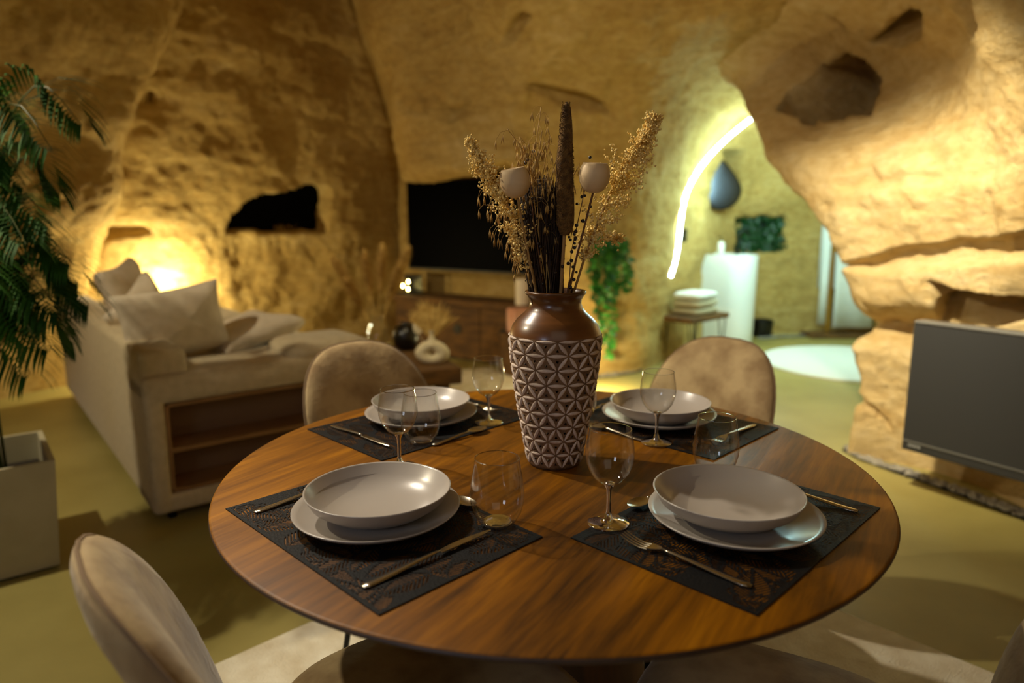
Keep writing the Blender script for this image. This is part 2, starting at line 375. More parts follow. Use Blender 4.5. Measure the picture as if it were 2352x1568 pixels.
cl.append([(px+24, y, Y+.85) for y, Y, px in rows[:-1]]+[(180, 'f', 5.9)])
rock('wall_left', cl, 230, 110, .05)
# centre: vault, column, bathroom
C1 = [(-200, 775), (0, 800), (130, 838), (220, 872), (320, 902), (398, 928)]
cl = []
cl.append([(px-10, y, 7.3) for y, px in C1]+[(930, 392, 7.4), (930, 388, 7.5)])
cl.append([(px+6, y, 6.6) for y, px in C1]+[(932, 392, 7.0), (932, 388, 7.2)])
C2 = [(-200, 830), (0, 853), (130, 884), (220, 905), (320, 925), (402, 938)]
cl.append([(px, y, Y) for (y, px), Y in zip(C2, (4.9, 5.25, 5.35, 5.45, 5.5, 5.55))]+[(938, 398, 6.6), (938, 392, 7.2)])
for px, Ys, ye in ((1000, (4.5, 4.85, 5.0, 5.1, 5.15, 5.2), 402), (1090, (4.2, 4.55, 4.75, 4.9, 5.0, 5.0), 392), (1180, (4.0, 4.35, 4.6, 4.75, 4.85, 4.9), 385)):
    cl.append([(px, y, Y) for y, Y in zip((-200, 0, 110, 210, 310, ye), Ys)]+[(px, ye-6, 6.1), (px, ye-12, 6.9)])
RW = (-200, 0, 130, 220, 330, 500, 700)
for px, Ys in ((1240, (3.95, 4.3, 4.6, 4.8, 4.9, 4.95, 5.1, 5.25)), (1320, (3.9, 4.3, 4.65, 4.9, 5.0, 5.15, 5.25, 5.32)), (1400, (3.9, 4.3, 4.7, 4.95, 5.1, 5.25, 5.35, 5.37)), (1470, (3.9, 4.3, 4.75, 5.0, 5.2, 5.4, 5.5, 5.52)),
               (1530, (3.9, 4.3, 4.8, 5.15, 5.45, 5.8, 5.95, 6.0)), (1580, (3.9, 4.25, 4.9, 5.4, 5.9, 6.35, 6.5, 6.5)), (1640, (3.85, 4.2, 5.0, 5.8, 6.5, 6.95, 7.0, 7.0)), (1690, (3.8, 4.15, 5.0, 6.0, 6.8, 7.2, 7.25, 7.25)),
               (1760, (3.8, 4.1, 4.9, 6.0, 6.9, 7.3, 7.3, 7.3)), (1900, (3.7, 4.0, 4.8, 5.9, 6.8, 7.25, 7.3, 7.3)), (2060, (3.6, 3.9, 4.6, 5.7, 6.6, 7.0, 7.0, 7.0)), (2230, (3.5, 3.8, 4.3, 5.0, 5.6, 5.9, 5.9, 5.9)), (2330, (3.4, 3.6, 3.9, 4.2, 4.5, 4.6, 4.6, 4.6))):
    cl.append([(px, y, Y) for y, Y in zip(RW, Ys)]+[(px, 'f', Ys[-1])])
PANEL = [(1694, 500), (1806, 500), (1804, 582), (1696, 580)]
rock('wall_center', cl, 330, 215, .05, top=3.3, dents=[(PANEL, .12, 3), ([(1672, 352), (1712, 350), (1700, 385), (1700, 440), (1684, 440), (1684, 385)], .3, 6),
    ([(1215, 203), (1320, 216), (1390, 240), (1400, 262), (1300, 240)], .10, 10), ([(1150, 90), (1200, 30), (1215, 40), (1170, 100)], .07, 8), ([(1020, 255), (1080, 235), (1090, 260), (1040, 280)], .05, 8)])
# niche behind the television
rock('wall_niche', [[('w', x, y, z) for z in (1.95, 1.4, 1.0, .6, .3, -.06)] for x, y in ((-1.3, 7.4), (-1.15, 7.05), (-1.10, 6.9), (-.85, 6.74), (-.3, 6.34), (.1, 6.05), (.4, 5.85))], 90, 60, .02, strat=.02)
# right pillar and wall
SIL = [(1560, -200, 4.2), (1600, 0, 4.6), (1642, 125, 5.12), (1690, 205, 5.0), (1760, 330, 4.25), (1812, 430, 3.95), (1868, 500, 3.8), (1930, 570, 3.7), (1946, 640, 3.65), (1972, 700, 3.6), (2020, 738, 3.62), (2010, 766, 3.6), (1958, 788, 3.55), (1958, 830, 3.52), (1968, 890, 3.5), (1964, 950, 3.49), (1952, 1010, 3.50), (1950, 'f', 3.52)]
cl = []
for dx, dy in ((120, 1.5), (60, .8), (18, .25)):
    cl.append([(p[0]+dx, p[1], p[2]+dy) for p in SIL])
cl.append(SIL)
for k, g in ((.10, .12), (.25, .22), (.5, .42), (.78, .72), (1.0, 1.0)):
    c = []
    for i, p in enumerate(SIL):
        t = i/17; xr = 2352; Yr = 2.45+.40*min(1, t*1.8)
        if p[1] == 'f': Yr = 2.84
        yl = p[1]
        yr = (-200, 0, 110, 190, 300, 400, 480, 560, 640, 700, 745, 780, 840, 900, 970, 1040, 1110, 'f')[i]
        y = 'f' if yl == 'f' else yl+(yr-yl)*min(k, 1)
        c.append((p[0]+(xr-p[0])*k, y, p[2]+(Yr-p[2])*g-.10*sin(pi*min(k, 1))*(0 if i > 9 else 1 if i > 4 else .3)))
    cl.append(c)
zz = [-.06 if p[1] == 'f' else aty(*p).z for p in cl[-1]]
for wx, wy in ((2.36, 2.1), (2.62, 1.4), (2.7, .5), (2.7, -1.8)): cl.append([('w', wx+.06*sin(k_), wy, z) for k_, z in enumerate(zz)])
rock('wall_right', cl, 300, 240, .045, top=3.3, dents=[
    ([(1788, 250), (1815, 212), (1850, 188), (1885, 160), (1905, 162), (1945, 130), (1975, 140), (2010, 180), (2014, 215), (1995, 245), (1930, 262), (1850, 275)], .5, 8),
    ([(2003, 96), (2040, 58), (2085, 30), (2108, 38), (2106, 80), (2082, 104), (2040, 98)], .20, 5),
    ([(1890, 60), (1915, 50), (1945, 82), (1938, 92), (1915, 72)], .06, 6),
    ([(2148, 645), (2200, 668), (2290, 680), (2460, 690), (2460, 745), (2170, 733)], .26, 6),
    ([(1935, 612), (2050, 575), (2200, 556), (2420, 540), (2420, 600), (2150, 606), (2000, 622)], .07, 10),
    ([(1925, 425), (1975, 398), (2000, 380), (2020, 400), (2090, 405), (2140, 400), (2040, 418), (1990, 432)], .05, 8),
    ([(1965, 905), (1990, 915), (2040, 965), (2045, 985), (2005, 945), (1965, 925)], .035, 6),
    ([(2170, -20), (2230, -10), (2250, 60), (2220, 90), (2185, 30)], .08, 10)], strat=.014, m=ROCK2)
# ceiling and the wall behind the camera
MB().box((0, 2.2, 3.22), (8.5, 9, .12)).build('ceiling', ROCK, smooth=False, kind='structure')
MB().box((0, -1.85, 1.6), (7, .15, 3.4)).build('wall_rear', ROCK, smooth=False, kind='structure')
# black window glass in the opening
pts = [hit(x, y, 'wall_back')[0] for x, y in ((505, 545), (765, 545), (765, 415), (505, 415))]
pn = Vector((.65, -.76, 0)); c0 = Vector((-4.4+.76*3.0, 4.16+.65*3.0, 0))
def onW(x, y, back):
    d = ray(x, y); t = ((c0-pn*back)-CAM).dot(pn)/d.dot(pn); return CAM+d*t
wn = thing('window_1', None, None); wn['kind'] = 'structure'
ow = [onW(x, y, .16) for x, y in [(500, 545), (775, 545), (775, 405), (500, 405)]]
MB().add(ow+[p-pn*.02 for p in ow], [(0, 1, 2, 3), (7, 6, 5, 4), (0, 4, 5, 1), (1, 5, 6, 2), (2, 6, 7, 3), (3, 7, 4, 0)]).build('pane', M['night'], wn, smooth=False)
mb = MB(); lw_ = [onW(x, y, .12) for x, y in [(640, 533), (664, 527), (690, 533)]]
for k in range(26):
    p = onW(655+random.uniform(-22, 22), 532, .11); mb.leaf(p, Vector((random.uniform(-1, 1), random.uniform(-.3, .3), random.uniform(.4, 1.4))), random.uniform(.05, .11), .012)
mb.build('dried_sprig', M['pamp'], label='small dried sprig on the sill of the dark wall opening', cat='plant', kind='stuff')

# ------------------------------------------------------------------ rugs
def rugobj(name, poly, label, cat='rug', z=.012, m=None):
    mb = MB(); n = len(poly)
    mb.prism(poly, .001, z)
    return mb.build(name, m or M['rug'], smooth=False, bevel=.004, label=label, cat=cat)
a0 = Vector((.277, 2.83)); e1 = Vector((-.71, -.70)).normalized(); e2 = Vector((.67, -.74)).normalized()
rugobj('dining_rug', [tuple(a0), tuple(a0+e1*3.0), tuple(a0+e1*3.0+e2*2.3), tuple(a0+e2*2.3)][::-1], 'beige short-pile rug under the round dining table')
rugobj('lounge_rug', [(-1.55, 4.9), (-.2, 5.62), (.62, 4.2), (-.75, 3.45)][::-1], 'pale cream rug under the wooden coffee table')
mb = MB(); mb.prism([(2.92+.76*cos(2*pi*k/64), 5.74+.76*sin(2*pi*k/64)) for k in range(64)], .001, .02)
mb.build('round_bath_rug', M['towel'], smooth=False, bevel=.006, label='round white rug on the bathroom floor', cat='rug')

# ------------------------------------------------------------------ dining table
TC = Vector((.067, 1.312)); TR = .618; TZ = .75
t = thing('dining_table', 'large round dark honey wooden table set with four places', 'table', (TC.x, TC.y, 0))
o = MB().lathe([(0, -.026), (TR-.035, -.026), (TR-.006, -.012), (TR, -.005), (TR-.0015, -.0012), (TR-.006, 0), (0, 0)], (0, 0, TZ), 160).build('tabletop', M['wood'], t, ang=60)
o.data.materials.append(M['woodedge'])
for p in o.data.polygons:
    if p.center.z < TZ-.0025: p.material_index = 1
mb = MB(); mb.lathe([(0, .014), (.27, .014), (.275, .03), (.262, .05), (.225, .2), (.195, .38), (.185, .5), (.19, .62), (.23, .70), (.25, .7235), (0, .7235)], (0, 0, 0), 64)
mb.build('pedestal', M['ped'], t, ang=50)

# ------------------------------------------------------------------ chairs
def chair(label):
    t = thing('dining_chair', label, 'chair', group='velvet dining chairs around the round table')
    seat = slab(supere(.232, .225, 3.2, 44), .045, lambda x, y, q: Vector((x, y+.05, .462+q-.05*(x*x+y*y))), 5)
    seat.build('seat', M['velvet'], t, ang=180)
    out = []
    n = 46
    for k in range(n):
        a = 2*pi*k/n; c, s = cos(a), sin(a)
        x = .222*abs(c)**(.72)*(1 if c > 0 else -1); y = .24*abs(s)**(.9)*(1 if s > 0 else -1)
        if s < 0: x *= 1-.10*abs(s)
        out.append((x, y))
    def bf(x, y, q):
        z = .62+y; u = (z-.38)/.47
        yy = -.215-.115*u-.05*u*u+.75*x*x-.012
        n_ = Vector((-1.4*x, 1, .30)).normalized()
        return Vector((x, yy, z*1))+n_*q
    slab(out, .030, bf, 6, (1, .992, .975, .93, .8, .5)).build('backrest', M['velvet'], t, ang=180)
    ring = [bf(x*1.004, y*1.004, 0) for x, y in out]; MB().tube(ring+[ring[0]], .0028, 5).build('piping', M['pipe'], t)
    for sx in (-1, 1):
        for sy in (-1, 1):
            MB().tube([(sx*.15, sy*.14+.03, .43), (sx*.20, sy*.19+.02, .014)], [.012, .008], 10).build('leg', M['blackm'], t)
    MB().box((0, 0, .42), (.30, .28, .012)).build('seat_plate', M['blackm'], t, smooth=False)
    return t
def face(root, loc, d, label=None):
    rz = math.atan2(d[1], d[0])-pi/2
    if root is None: pass
    return rz
c0_ = chair('beige velvet dining chair seen edge-on in the left foreground')
c0_.location = (-.160, .945, 0); c0_.rotation_euler = (0, 0, face(0, 0, (.80, .60)))
dup(c0_, (-.215, 1.795, 0), face(0, 0, (.707, -.707)), 'beige velvet dining chair behind the table, in front of the sofa')
dup(c0_, (.378, 1.87, 0), face(0, 0, (-.77, -.64)), 'beige velvet dining chair behind the table on the bathroom side')
dup(c0_, (.43, .875, 0), face(0, 0, (-.88, .47)), 'velvet dining chair in the right foreground, only its seat and back edge in frame')

# ------------------------------------------------------------------ placemats with leaf cut-outs
def mat_mesh():
    R = random.Random(3); W, H = .45, .30; cs = .0013
    leaves = []
    for _ in range(120):
        leaves.append((R.uniform(-.22, .22), R.uniform(-.15, .15), R.uniform(0, 2*pi), R.uniform(.06, .10), R.uniform(.017, .028)))
    nx, ny = int(W/cs), int(H/cs); keep = [[True]*nx for _ in range(ny)]
    for j in range(ny):
        y = -H/2+(j+.5)*cs
        for i in range(nx):
            x = -W/2+(i+.5)*cs
            if abs(x) > W/2-.007 or abs(y) > H/2-.007: continue
            for lx, ly, la, ll, lw in leaves:
                dx, dy = x-lx, y-ly
                if abs(dx) > ll or abs(dy) > ll: continue
                u = dx*cos(la)+dy*sin(la); v = -dx*sin(la)+dy*cos(la)
                tt = u/ll+.5
                if 0 < tt < 1:
                    hw = lw*sin(pi*tt**.8)
                    if abs(v) < hw:
                        if abs(v) > hw-.0028 or abs(v) < .0014: pass
                        else:
                            ph = (u-abs(v)*.9)/.0068
                            if ph-math.floor(ph) < .42: keep[j][i] = False
                        break
    mb = MB(); idx = {}
    def vi(i, j):
        if (i, j) not in idx: idx[(i, j)] = len(mb.v); mb.v.append((-W/2+i*cs, -H/2+j*cs, .0016))
        return idx[(i, j)]
    for j in range(ny):
        i = 0
        while i < nx:
            if not keep[j][i]: i += 1; continue
            i0 = i
            while i < nx and keep[j][i] and i-i0 < 400: i += 1
            mb.f.append((vi(i0, j), vi(i, j), vi(i, j+1), vi(i0, j+1)))
    x1, y1 = -W/2+nx*cs, -H/2+ny*cs
    mb.add([(-W/2, -H/2, 0), (x1, -H/2, 0), (x1, y1, 0), (-W/2, y1, 0), (-W/2, -H/2, .0016), (x1, -H/2, .0016), (x1, y1, .0016), (-W/2, y1, .0016)],
           [(0, 1, 5, 4), (1, 2, 6, 5), (2, 3, 7, 6), (3, 0, 4, 7)])
    return mb
SET = [  # plate centre, away-direction, place words
    ((-.220, 1.060), (.707, .707), 'front left', (-.218, 1.044)), ((.353, 1.036), (-.707, .707), 'front right', (.353, 1.041)),
    ((-.220, 1.620), (.707, -.707), 'back left', (-.210, 1.594)), ((.352, 1.606), (-.707, -.707), 'back right', (.352, 1.594))]
WHERE = ['at the front left place', 'at the front right place', 'at the back left place by the sofa', 'at the back right place towards the bathroom']
base = mat_mesh().build('placemat', M['matb'], smooth=False)
Z1 = TZ+.0005
mats = []
for i, (pc, d, wd, mc) in enumerate(SET):
    o = base if i == 0 else base.copy()
    if i: COL.objects.link(o)
    o.location = (mc[0], mc[1], Z1); o.rotation_euler = (0, 0, math.atan2(d[1], d[0])-pi/2)
    tag(o, 'black leaf-cut placemat '+WHERE[i], 'placemat', 'black leaf-cut placemats on the table')
ZM = Z1+.0018
plate = MB().lathe([(0, .001), (.075, .001), (.08, 0), (.083, .002), (.10, .006), (.125, .014), (.1335, .0205), (.1345, .0225), (.133, .0232), (.124, .0185), (.10, .0105), (.082, .0065), (.04, .0058), (0, .0058)], n=96).build('dinner_plate', M['plate'], ang=180)
bowl = MB().lathe([(0, .001), (.056, .001), (.059, 0), (.063, .003), (.087, .012), (.107, .026), (.1165, .0425), (.1178, .0448), (.1162, .0456), (.1140, .0435), (.104, .0285), (.085, .0155), (.062, .008), (.03, .006), (0, .0055)], n=96).build('pasta_bowl', M['plate'], ang=180)
tw = [(-.0, 0), (0, 0), (0, 0), (0, 0)]
bo = [(.002, .004, -.035, .02), (-.008, .012, .03, .03), (0, 0, 0, 0), (0, -.01, 0, 0)]
for i, (pc, d, wd, mc) in enumerate(SET):
    p = plate if i == 0 else plate.copy(); b = bowl if i == 0 else bowl.copy()
    if i: COL.objects.link(p); COL.objects.link(b)
    p.location = (pc[0], pc[1], ZM); b.location = (pc[0]+bo[i][0], pc[1]+bo[i][1], ZM+.0062)
    tag(p, 'flat taupe stoneware plate under the bowl '+WHERE[i], 'plate', 'taupe plates laid on the table')
    tag(b, 'deep taupe stoneware bowl '+WHERE[i], 'bowl', 'taupe bowls stacked on the plates')

# cutlery (lying along local +y, handle at -y)
def cut_handle(t, y0, y1, name='handle'):
    mb = MB(); n = 12; vs = []
    for i in range(n+1):
        u = i/n; y = y0+(y1-y0)*u; w_ = (.0062*(1-u)**.6+.0022)*(1 if i else .55); z = .0012+.006*sin(pi*u*.5)**2+.0
        vs += [(-w_, y, z), (-w_*.6, y, z+.0016), (w_*.6, y, z+.0016), (w_, y, z), (0, y, z-.0012)]
    fs = [(i*5+k, i*5+(k+1) % 5, (i+1)*5+(k+1) % 5, (i+1)*5+k) for i in range(n) for k in range(5)]+[(4, 3, 2, 1, 0), tuple(n*5+k for k in range(5))]
    mb.add(vs, fs); return mb.build(name, M['steel'], t, ang=180)
def fork():
    t = thing('fork', 'fork', 'fork'); cut_handle(t, -.10, .035)
    mb = MB(); R = []
    for u in range(7):
        y = .035+.022*u/6; w_ = .0022+(.0108-.0022)*(u/6)**.7; R += [(-w_, y, .0085-.003*u/6), (w_, y, .0085-.003*u/6), (w_, y, .0070-.003*u/6), (-w_, y, .0070-.003*u/6)]
    mb.add(R, [(i*4+k, i*4+(k+1) % 4, (i+1)*4+(k+1) % 4, (i+1)*4+k) for i in range(6) for k in range(4)]+[(24, 25, 26, 27)])
    mb.build('neck', M['steel'], t, ang=50)
    for k in range(4):
        x = -.0091+k*.00607; pts = [(x, .055, .0048), (x, .066, .0028), (x, .080, .0040), (x, .094, .0078), (x*.96, .102, .0112)]
        MB().tube(pts, [.0016, .0016, .0015, .0012, .0007], 6, .7).build('tine', M['steel'], t)
    return t
def knife():
    t = thing('knife', 'knife', 'knife'); cut_handle(t, -.11, .02)
    n = 14; up = []; dn = []
    for i in range(n+1):
        u = i/n; y = .02+.10*u; up.append((-.0035-.006*sin(pi*min(1, u*1.02))**.7*(1-.35*u), y)); dn.append((.0045*(1-u**4), y))
    MB().prism(dn+up[::-1], .0045, .0062).build('blade', M['steel'], t, smooth=False, bevel=.0005, seg=1)
    return t
def spoon():
    t = thing('spoon', 'spoon', 'spoon'); cut_handle(t, -.075, .03)
    def fn(x, y, q): return Vector((x, .055+y, .0078-.0055*max(0, 1-(x/.0155)**2-(y/.027)**2)+q))
    slab([(.0155*cos(2*pi*k/28), .027*sin(2*pi*k/28)) for k in range(28)], .0006, fn, 2).build('bowl', M['steel'], t, ang=180)
    return t
fk, kn, sp = fork(), knife(), spoon()
OFF = {  # per setting: fork(x,y,rz), knife, spoon in setting coordinates (+y towards table centre)
    0: ((-.174, -.025, .02), (.160, -.020, -.02), (-.005, .142, -pi/2)), 1: ((-.172, -.015, .03), (.176, -.02, .02), (.0, .142, pi/2)),
    2: ((-.176, -.03, 0), (.172, -.02, 0), (.02, .150, pi/2)), 3: ((-.176, -.03, 0), (.172, -.01, 0), (.02, .150, -pi/2))}
for i, (pc, d, wd, mc) in enumerate(SET):
    ax = Vector((d[1], -d[0])); ay = Vector(d); rz = math.atan2(d[1], d[0])-pi/2
    for root, nm, k, txt in ((fk, 'fork', 0, 'long steel fork '), (kn, 'knife', 1, 'steel table knife '), (sp, 'spoon', 2, 'steel dessert spoon lying above the plate ')):
        x, y, a = OFF[i][k]; p = Vector(mc)+ax*x+ay*y
        lab = txt+WHERE[i]; g = nm+'s laid around the table'
        if i == 0:
            root.location = (p.x, p.y, ZM); root.rotation_euler = (0, 0, rz+a); tag(root, lab, nm, g)
        else: dup(root, (p.x, p.y, ZM), rz+a, lab, g)

# glasses
def wine(label):
    t = thing('wine_glass', label, 'glass', group='stemmed wine glasses on the table')
    MB().lathe([(.006, .066), (.012, .0675), (.022, .074), (.032, .088), (.0375, .104), (.0385, .117), (.0365, .135), (.0325, .157)], n=56).build('bowl', M['clear'], t, ang=180)
    MB().tube([(.0325*cos(2*pi*k/40), .0325*sin(2*pi*k/40), .157) for k in range(41)], .0007, 5).build('rim', M['solid'], t)
    MB().lathe([(0, .070), (.008, .0685), (.0085, .066), (.0045, .058), (.0034, .045), (.0036, .022), (.0065, .009), (.020, .0045), (.0325, .0022), (.0335, .0010), (.032, 0), (0, .0)], n=40).build('stem', M['solid'], t, ang=180)
    return t
def tumbler(label):
    t = thing('stemless_tumbler', label, 'glass', group='stemless tumblers on the table')
    MB().lathe([(.0215, .004), (.030, .010), (.038, .024), (.0425, .042), (.043, .056), (.0405, .078), (.0365, .100), (.0345, .112)], n=56).build('bowl', M['clear'], t, ang=180)
    MB().tube([(.0345*cos(2*pi*k/40), .0345*sin(2*pi*k/40), .112) for k in range(41)], .0007, 5).build('rim', M['solid'], t)
    MB().lathe([(0, .007), (.018, .0065), (.0225, .0085), (.0235, .006), (.021, .001), (.018, 0), (0, .001)], n=40).build('base', M['solid'], t, ang=180)
    return t
wg = wine('stemmed wine glass right of the vase at the front right place'); wg.location = (.153, 1.036, ZM)
dup(wg, (-.222, 1.300, Z1), 0, 'stemmed wine glass standing behind the front left bowl')
dup(wg, (-.056, 1.586, ZM), 0, 'stemmed wine glass left of the vase near the coffee table')
dup(wg, (.312, 1.437, ZM), 0, 'stemmed wine glass in front of the back right bowl')
tb = tumbler('stemless tumbler on the front left placemat, right of the bowl'); tb.location = (-.024, 1.029, ZM)
dup(tb, (-.197, 1.438, ZM), 0, 'stemless tumbler at the back left place behind a wine glass')
dup(tb, (.386, 1.256, Z1), 0, 'stemless tumbler behind the front right bowl')
dup(tb, (.158, 1.60, ZM), 0, 'stemless tumbler mostly hidden behind the carved vase')

# ------------------------------------------------------------------ carved vase
VX, VY = .084, 1.325
PROF = [(.050, 0), (.0535, .006), (.0575, .028), (.066, .078), (.0735, .118), (.0805, .165), (.0855, .205), (.0885, .235), (.0895, .250), (.0885, .262)]
def vr(z):
    for (a, za), (b, zb) in zip(PROF, PROF[1:]):
        if z <= zb: return a+(b-a)*(z-za)/(zb-za)
    return PROF[-1][0]
v = thing('carved_vase', 'tall wooden vase with glossy brown neck and whitewashed leaf carving', 'vase', (VX, VY, Z1))
MB().lathe([(0, .001)]+PROF, n=96).build('carved_body', M['carve'], v, ang=180)
MB().lathe([(.0885, .262), (.0875, .266), (.083, .278), (.073, .291), (.060, .302), (.0525, .311), (.0495, .320), (.0505, .328), (.0545, .335), (.0585, .339), (.0592, .342), (.057, .3445), (.0535, .344), (.050, .338), (.046, .326), (.046, .31), (.05, .295), (.06, .28), (.06, .2)], n=96).build('neck', M['vasew'], v, ang=180)
mb = MB(); NR = 9; NC = 13; zr = [.2605-.2605*(k/NR)*.985 for k in range(NR+1)]
def vp(a, z, h): r = vr(z)+h; return Vector((r*cos(a), r*sin(a), z))
def petal(a0_, z0, a1, z1, wd=.0052, h=.0026):
    n = 8; vs = []
    L_ = (vp(a1, z1, 0)-vp(a0_, z0, 0)).length; rm = vr((z0+z1)/2); dx = (a1-a0_)*rm; dz = z1-z0; q = math.hypot(dx, dz); px_, pz = -dz/q, dx/q
    for i in range(n+1):
        u = .07+.86*i/n; a = a0_+(a1-a0_)*u; z = z0+(z1-z0)*u; w_ = wd*sin(pi*i/n)**.75+.0002
        for sgn, hh in ((-1, -.0006), (-.55, h*.8), (0, h), (.55, h*.8), (1, -.0006)):
            s_ = sgn*w_; vs.append(vp(a+px_*s_/rm, z+pz*s_, hh*min(1, .35+sin(pi*i/n))))
    mb.add(vs, [(i*5+k, i*5+k+1, (i+1)*5+k+1, (i+1)*5+k) for i in range(n) for k in range(4)])
off = -.62
for j in range(NR+1):
    a_off = off+(j % 2)*pi/NC
    for i in range(NC):
        a = a_off+2*pi*i/NC; z = max(.004, min(.2585, zr[j]))
        wdj = .0039 if j < 6 else .0034
        if 0 < j < NR or j == 0: petal(a, z, a+2*pi/NC, z, wdj*(.75 if j == 0 else 1))
        if j < NR:
            for sg in (-1, 1): petal(a, z-.0, a+sg*pi/NC, max(.004, zr[j+1]), wdj)
            zc = (zr[j]+zr[j+1])/2
            for ac, zz, s in ((a+pi/NC, zr[j]-.010, -1), (a, zr[j+1]+.010, 1)):
                r3 = .0032; pts = [vp(ac+cos(q)*r3/vr(zz), zz+sin(q)*r3*s, .0022) for q in (pi/2, pi/2+2.09, pi/2+4.18)]
                mb.add(pts+[vp(ac, zz, -.001)], [(0, 1, 2), (0, 2, 1), (0, 1, 3), (1, 2, 3), (2, 0, 3)])
mb.build('leaf_carving', M['petal'], v, ang=180)

# ------------------------------------------------------------------ dried bouquet (each stem stands in the vase)
NK = Z1+.30
def fl(x, y, Y): return aty(x, y, Y)
def in_neck(dx, dy): return Vector((VX+dx, VY+dy, NK))
G = 'dried stems standing in the carved vase'
# bulrush
t = thing('bulrush', 'tall brown bulrush spike standing highest in the vase', 'dried flower', group=G)
top = fl(1300, 234, 1.28); bot = fl(1297, 540, 1.28); pts = []; rs = []
for i in range(26):
    u = i/25; p = bot.lerp(top, u); p.x += .0015*sin(u*9); pts.append(p); rs.append(.0158*min(1, (u*9+.25))**.5*(1 if u < .45 else (1-((u-.45)/.55)**1.6*.62))*(1 if i < 25 else .3))
mb = MB(); mb.tube(pts, rs, 20)
for k in range(1600):
    u = random.random(); i = min(24, int(u*25)); p = bot.lerp(top, u); a = random.uniform(0, 2*pi); r_ = rs[i]*.98; d = Vector((cos(a), sin(a), 0)); mb.octa(p+d*r_, .0009, d, 1.6)
mb.build('seed_head', M['cat'], t, ang=180)
MB().tube([in_neck(.006, -.02)-Vector((0, 0, .2)), in_neck(.006, -.022), bot+Vector((0, 0, .01))], .0032, 8).build('stem', M['stem'], t)
# turned bell cups
for cx, cy, Y, ang, lab, nx in ((1183, 419, 1.27, -.16, 'pale wooden cup-shaped flower left of the bulrush', -.03), (1365, 407, 1.26, .05, 'pale wooden cup-shaped flower right of the bulrush', .012)):
    c = fl(cx, cy, Y); t = thing('cup_flower', lab, 'dried flower', group='cup-shaped wooden flowers in the vase')
    R = Matrix.Rotation(ang, 3, 'Y') @ Matrix.Rotation(.10, 3, 'X')
    MB().lathe([(0, -.0275), (.010, -.0265), (.019, -.021), (.0265, -.008), (.0278, .003), (.026, .015), (.0215, .0245), (.0205, .025), (.0195, .0235), (.0225, .012), (.023, 0), (.018, -.012), (0, -.018)], c, 40, R).build('cup', M['cup'], t, ang=180)
    MB().tube([in_neck(nx, -.012)-Vector((0, 0, .2)), in_neck(nx, -.014), c+R @ Vector((0, 0, -.026))], .0019, 8).build('stem', M['stemd'] if cx > 1200 else M['stem'], t)
# straw plumes
def plume(name, lab, base_, path, wid, n, br, seed):
    R = random.Random(seed); t = thing(name, lab, 'dried flower', group='straw coloured plumes in the vase'); pts = [fl(*p) for p in path]
    MB().tube([base_-Vector((0, 0, .2)), base_]+pts, [.0026]*2+[.0024-.0016*i/len(pts) for i in range(len(pts))], 7).build('stem', M['stem'], t)
    mb = MB(); m = len(pts)-1
    for b in range(br):
        u = R.uniform(.0, 1)**.85; p = cr(pts, u*m); tg = (cr(pts, min(m, u*m+.1))-cr(pts, max(0, u*m-.1))).normalized()
        L_ = wid(u)*R.uniform(.6, 1.15); a = R.uniform(0, 2*pi); o_ = tg.orthogonal().normalized(); sd = (Matrix.Rotation(a, 3, tg) @ o_)
        if R.random() < .35: sd = Vector((1 if path[-1][0] > 1272 else -1, 0, 0))
        d = (sd+tg*R.uniform(.5, 1.1)).normalized()
        for q in range(n):
            s_ = (q+R.random())/n; pp = p+d*L_*s_+Vector((R.gauss(0, .0025), R.gauss(0, .0025), R.gauss(0, .0025)-.25*L_*s_*s_*R.random()))
            mb.octa(pp, R.uniform(.0016, .0031), Vector((R.gauss(0, 1), R.gauss(0, 1), R.gauss(0, 1)+.5)), R.uniform(1, 1.5))
    mb.build('seed_plume', M['plume'], t, kind='stuff', ang=180)
plume('plume_flower', 'large straw coloured plume leaning right towards the light strip', in_neck(.022, -.004), [(1340, 600, 1.31), (1378, 500, 1.31), (1412, 420, 1.31), (1445, 360, 1.31), (1480, 310, 1.31), (1500, 275, 1.31)],
      lambda u: .046*(.55+.75*sin(pi*min(1, u*1.15+.12))) if u < .85 else .018, 13, 210, 1)
plume('plume_flower', 'straw coloured plume leaning left in front of the television', in_neck(-.028, -.004), [(1222, 620, 1.30), (1200, 560, 1.30), (1172, 480, 1.29), (1140, 420, 1.29), (1108, 370, 1.29), (1080, 325, 1.29)],
      lambda u: .034*(.6+.6*sin(pi*min(1, u+.1))) if u < .8 else .013, 12, 170, 2)
plume('plume_flower', 'small straw coloured plume peeking behind the right cup', in_neck(.02, .02), [(1330, 560, 1.40), (1365, 520, 1.40), (1400, 548, 1.40), (1412, 545, 1.40)], lambda u: .02, 9, 40, 3)
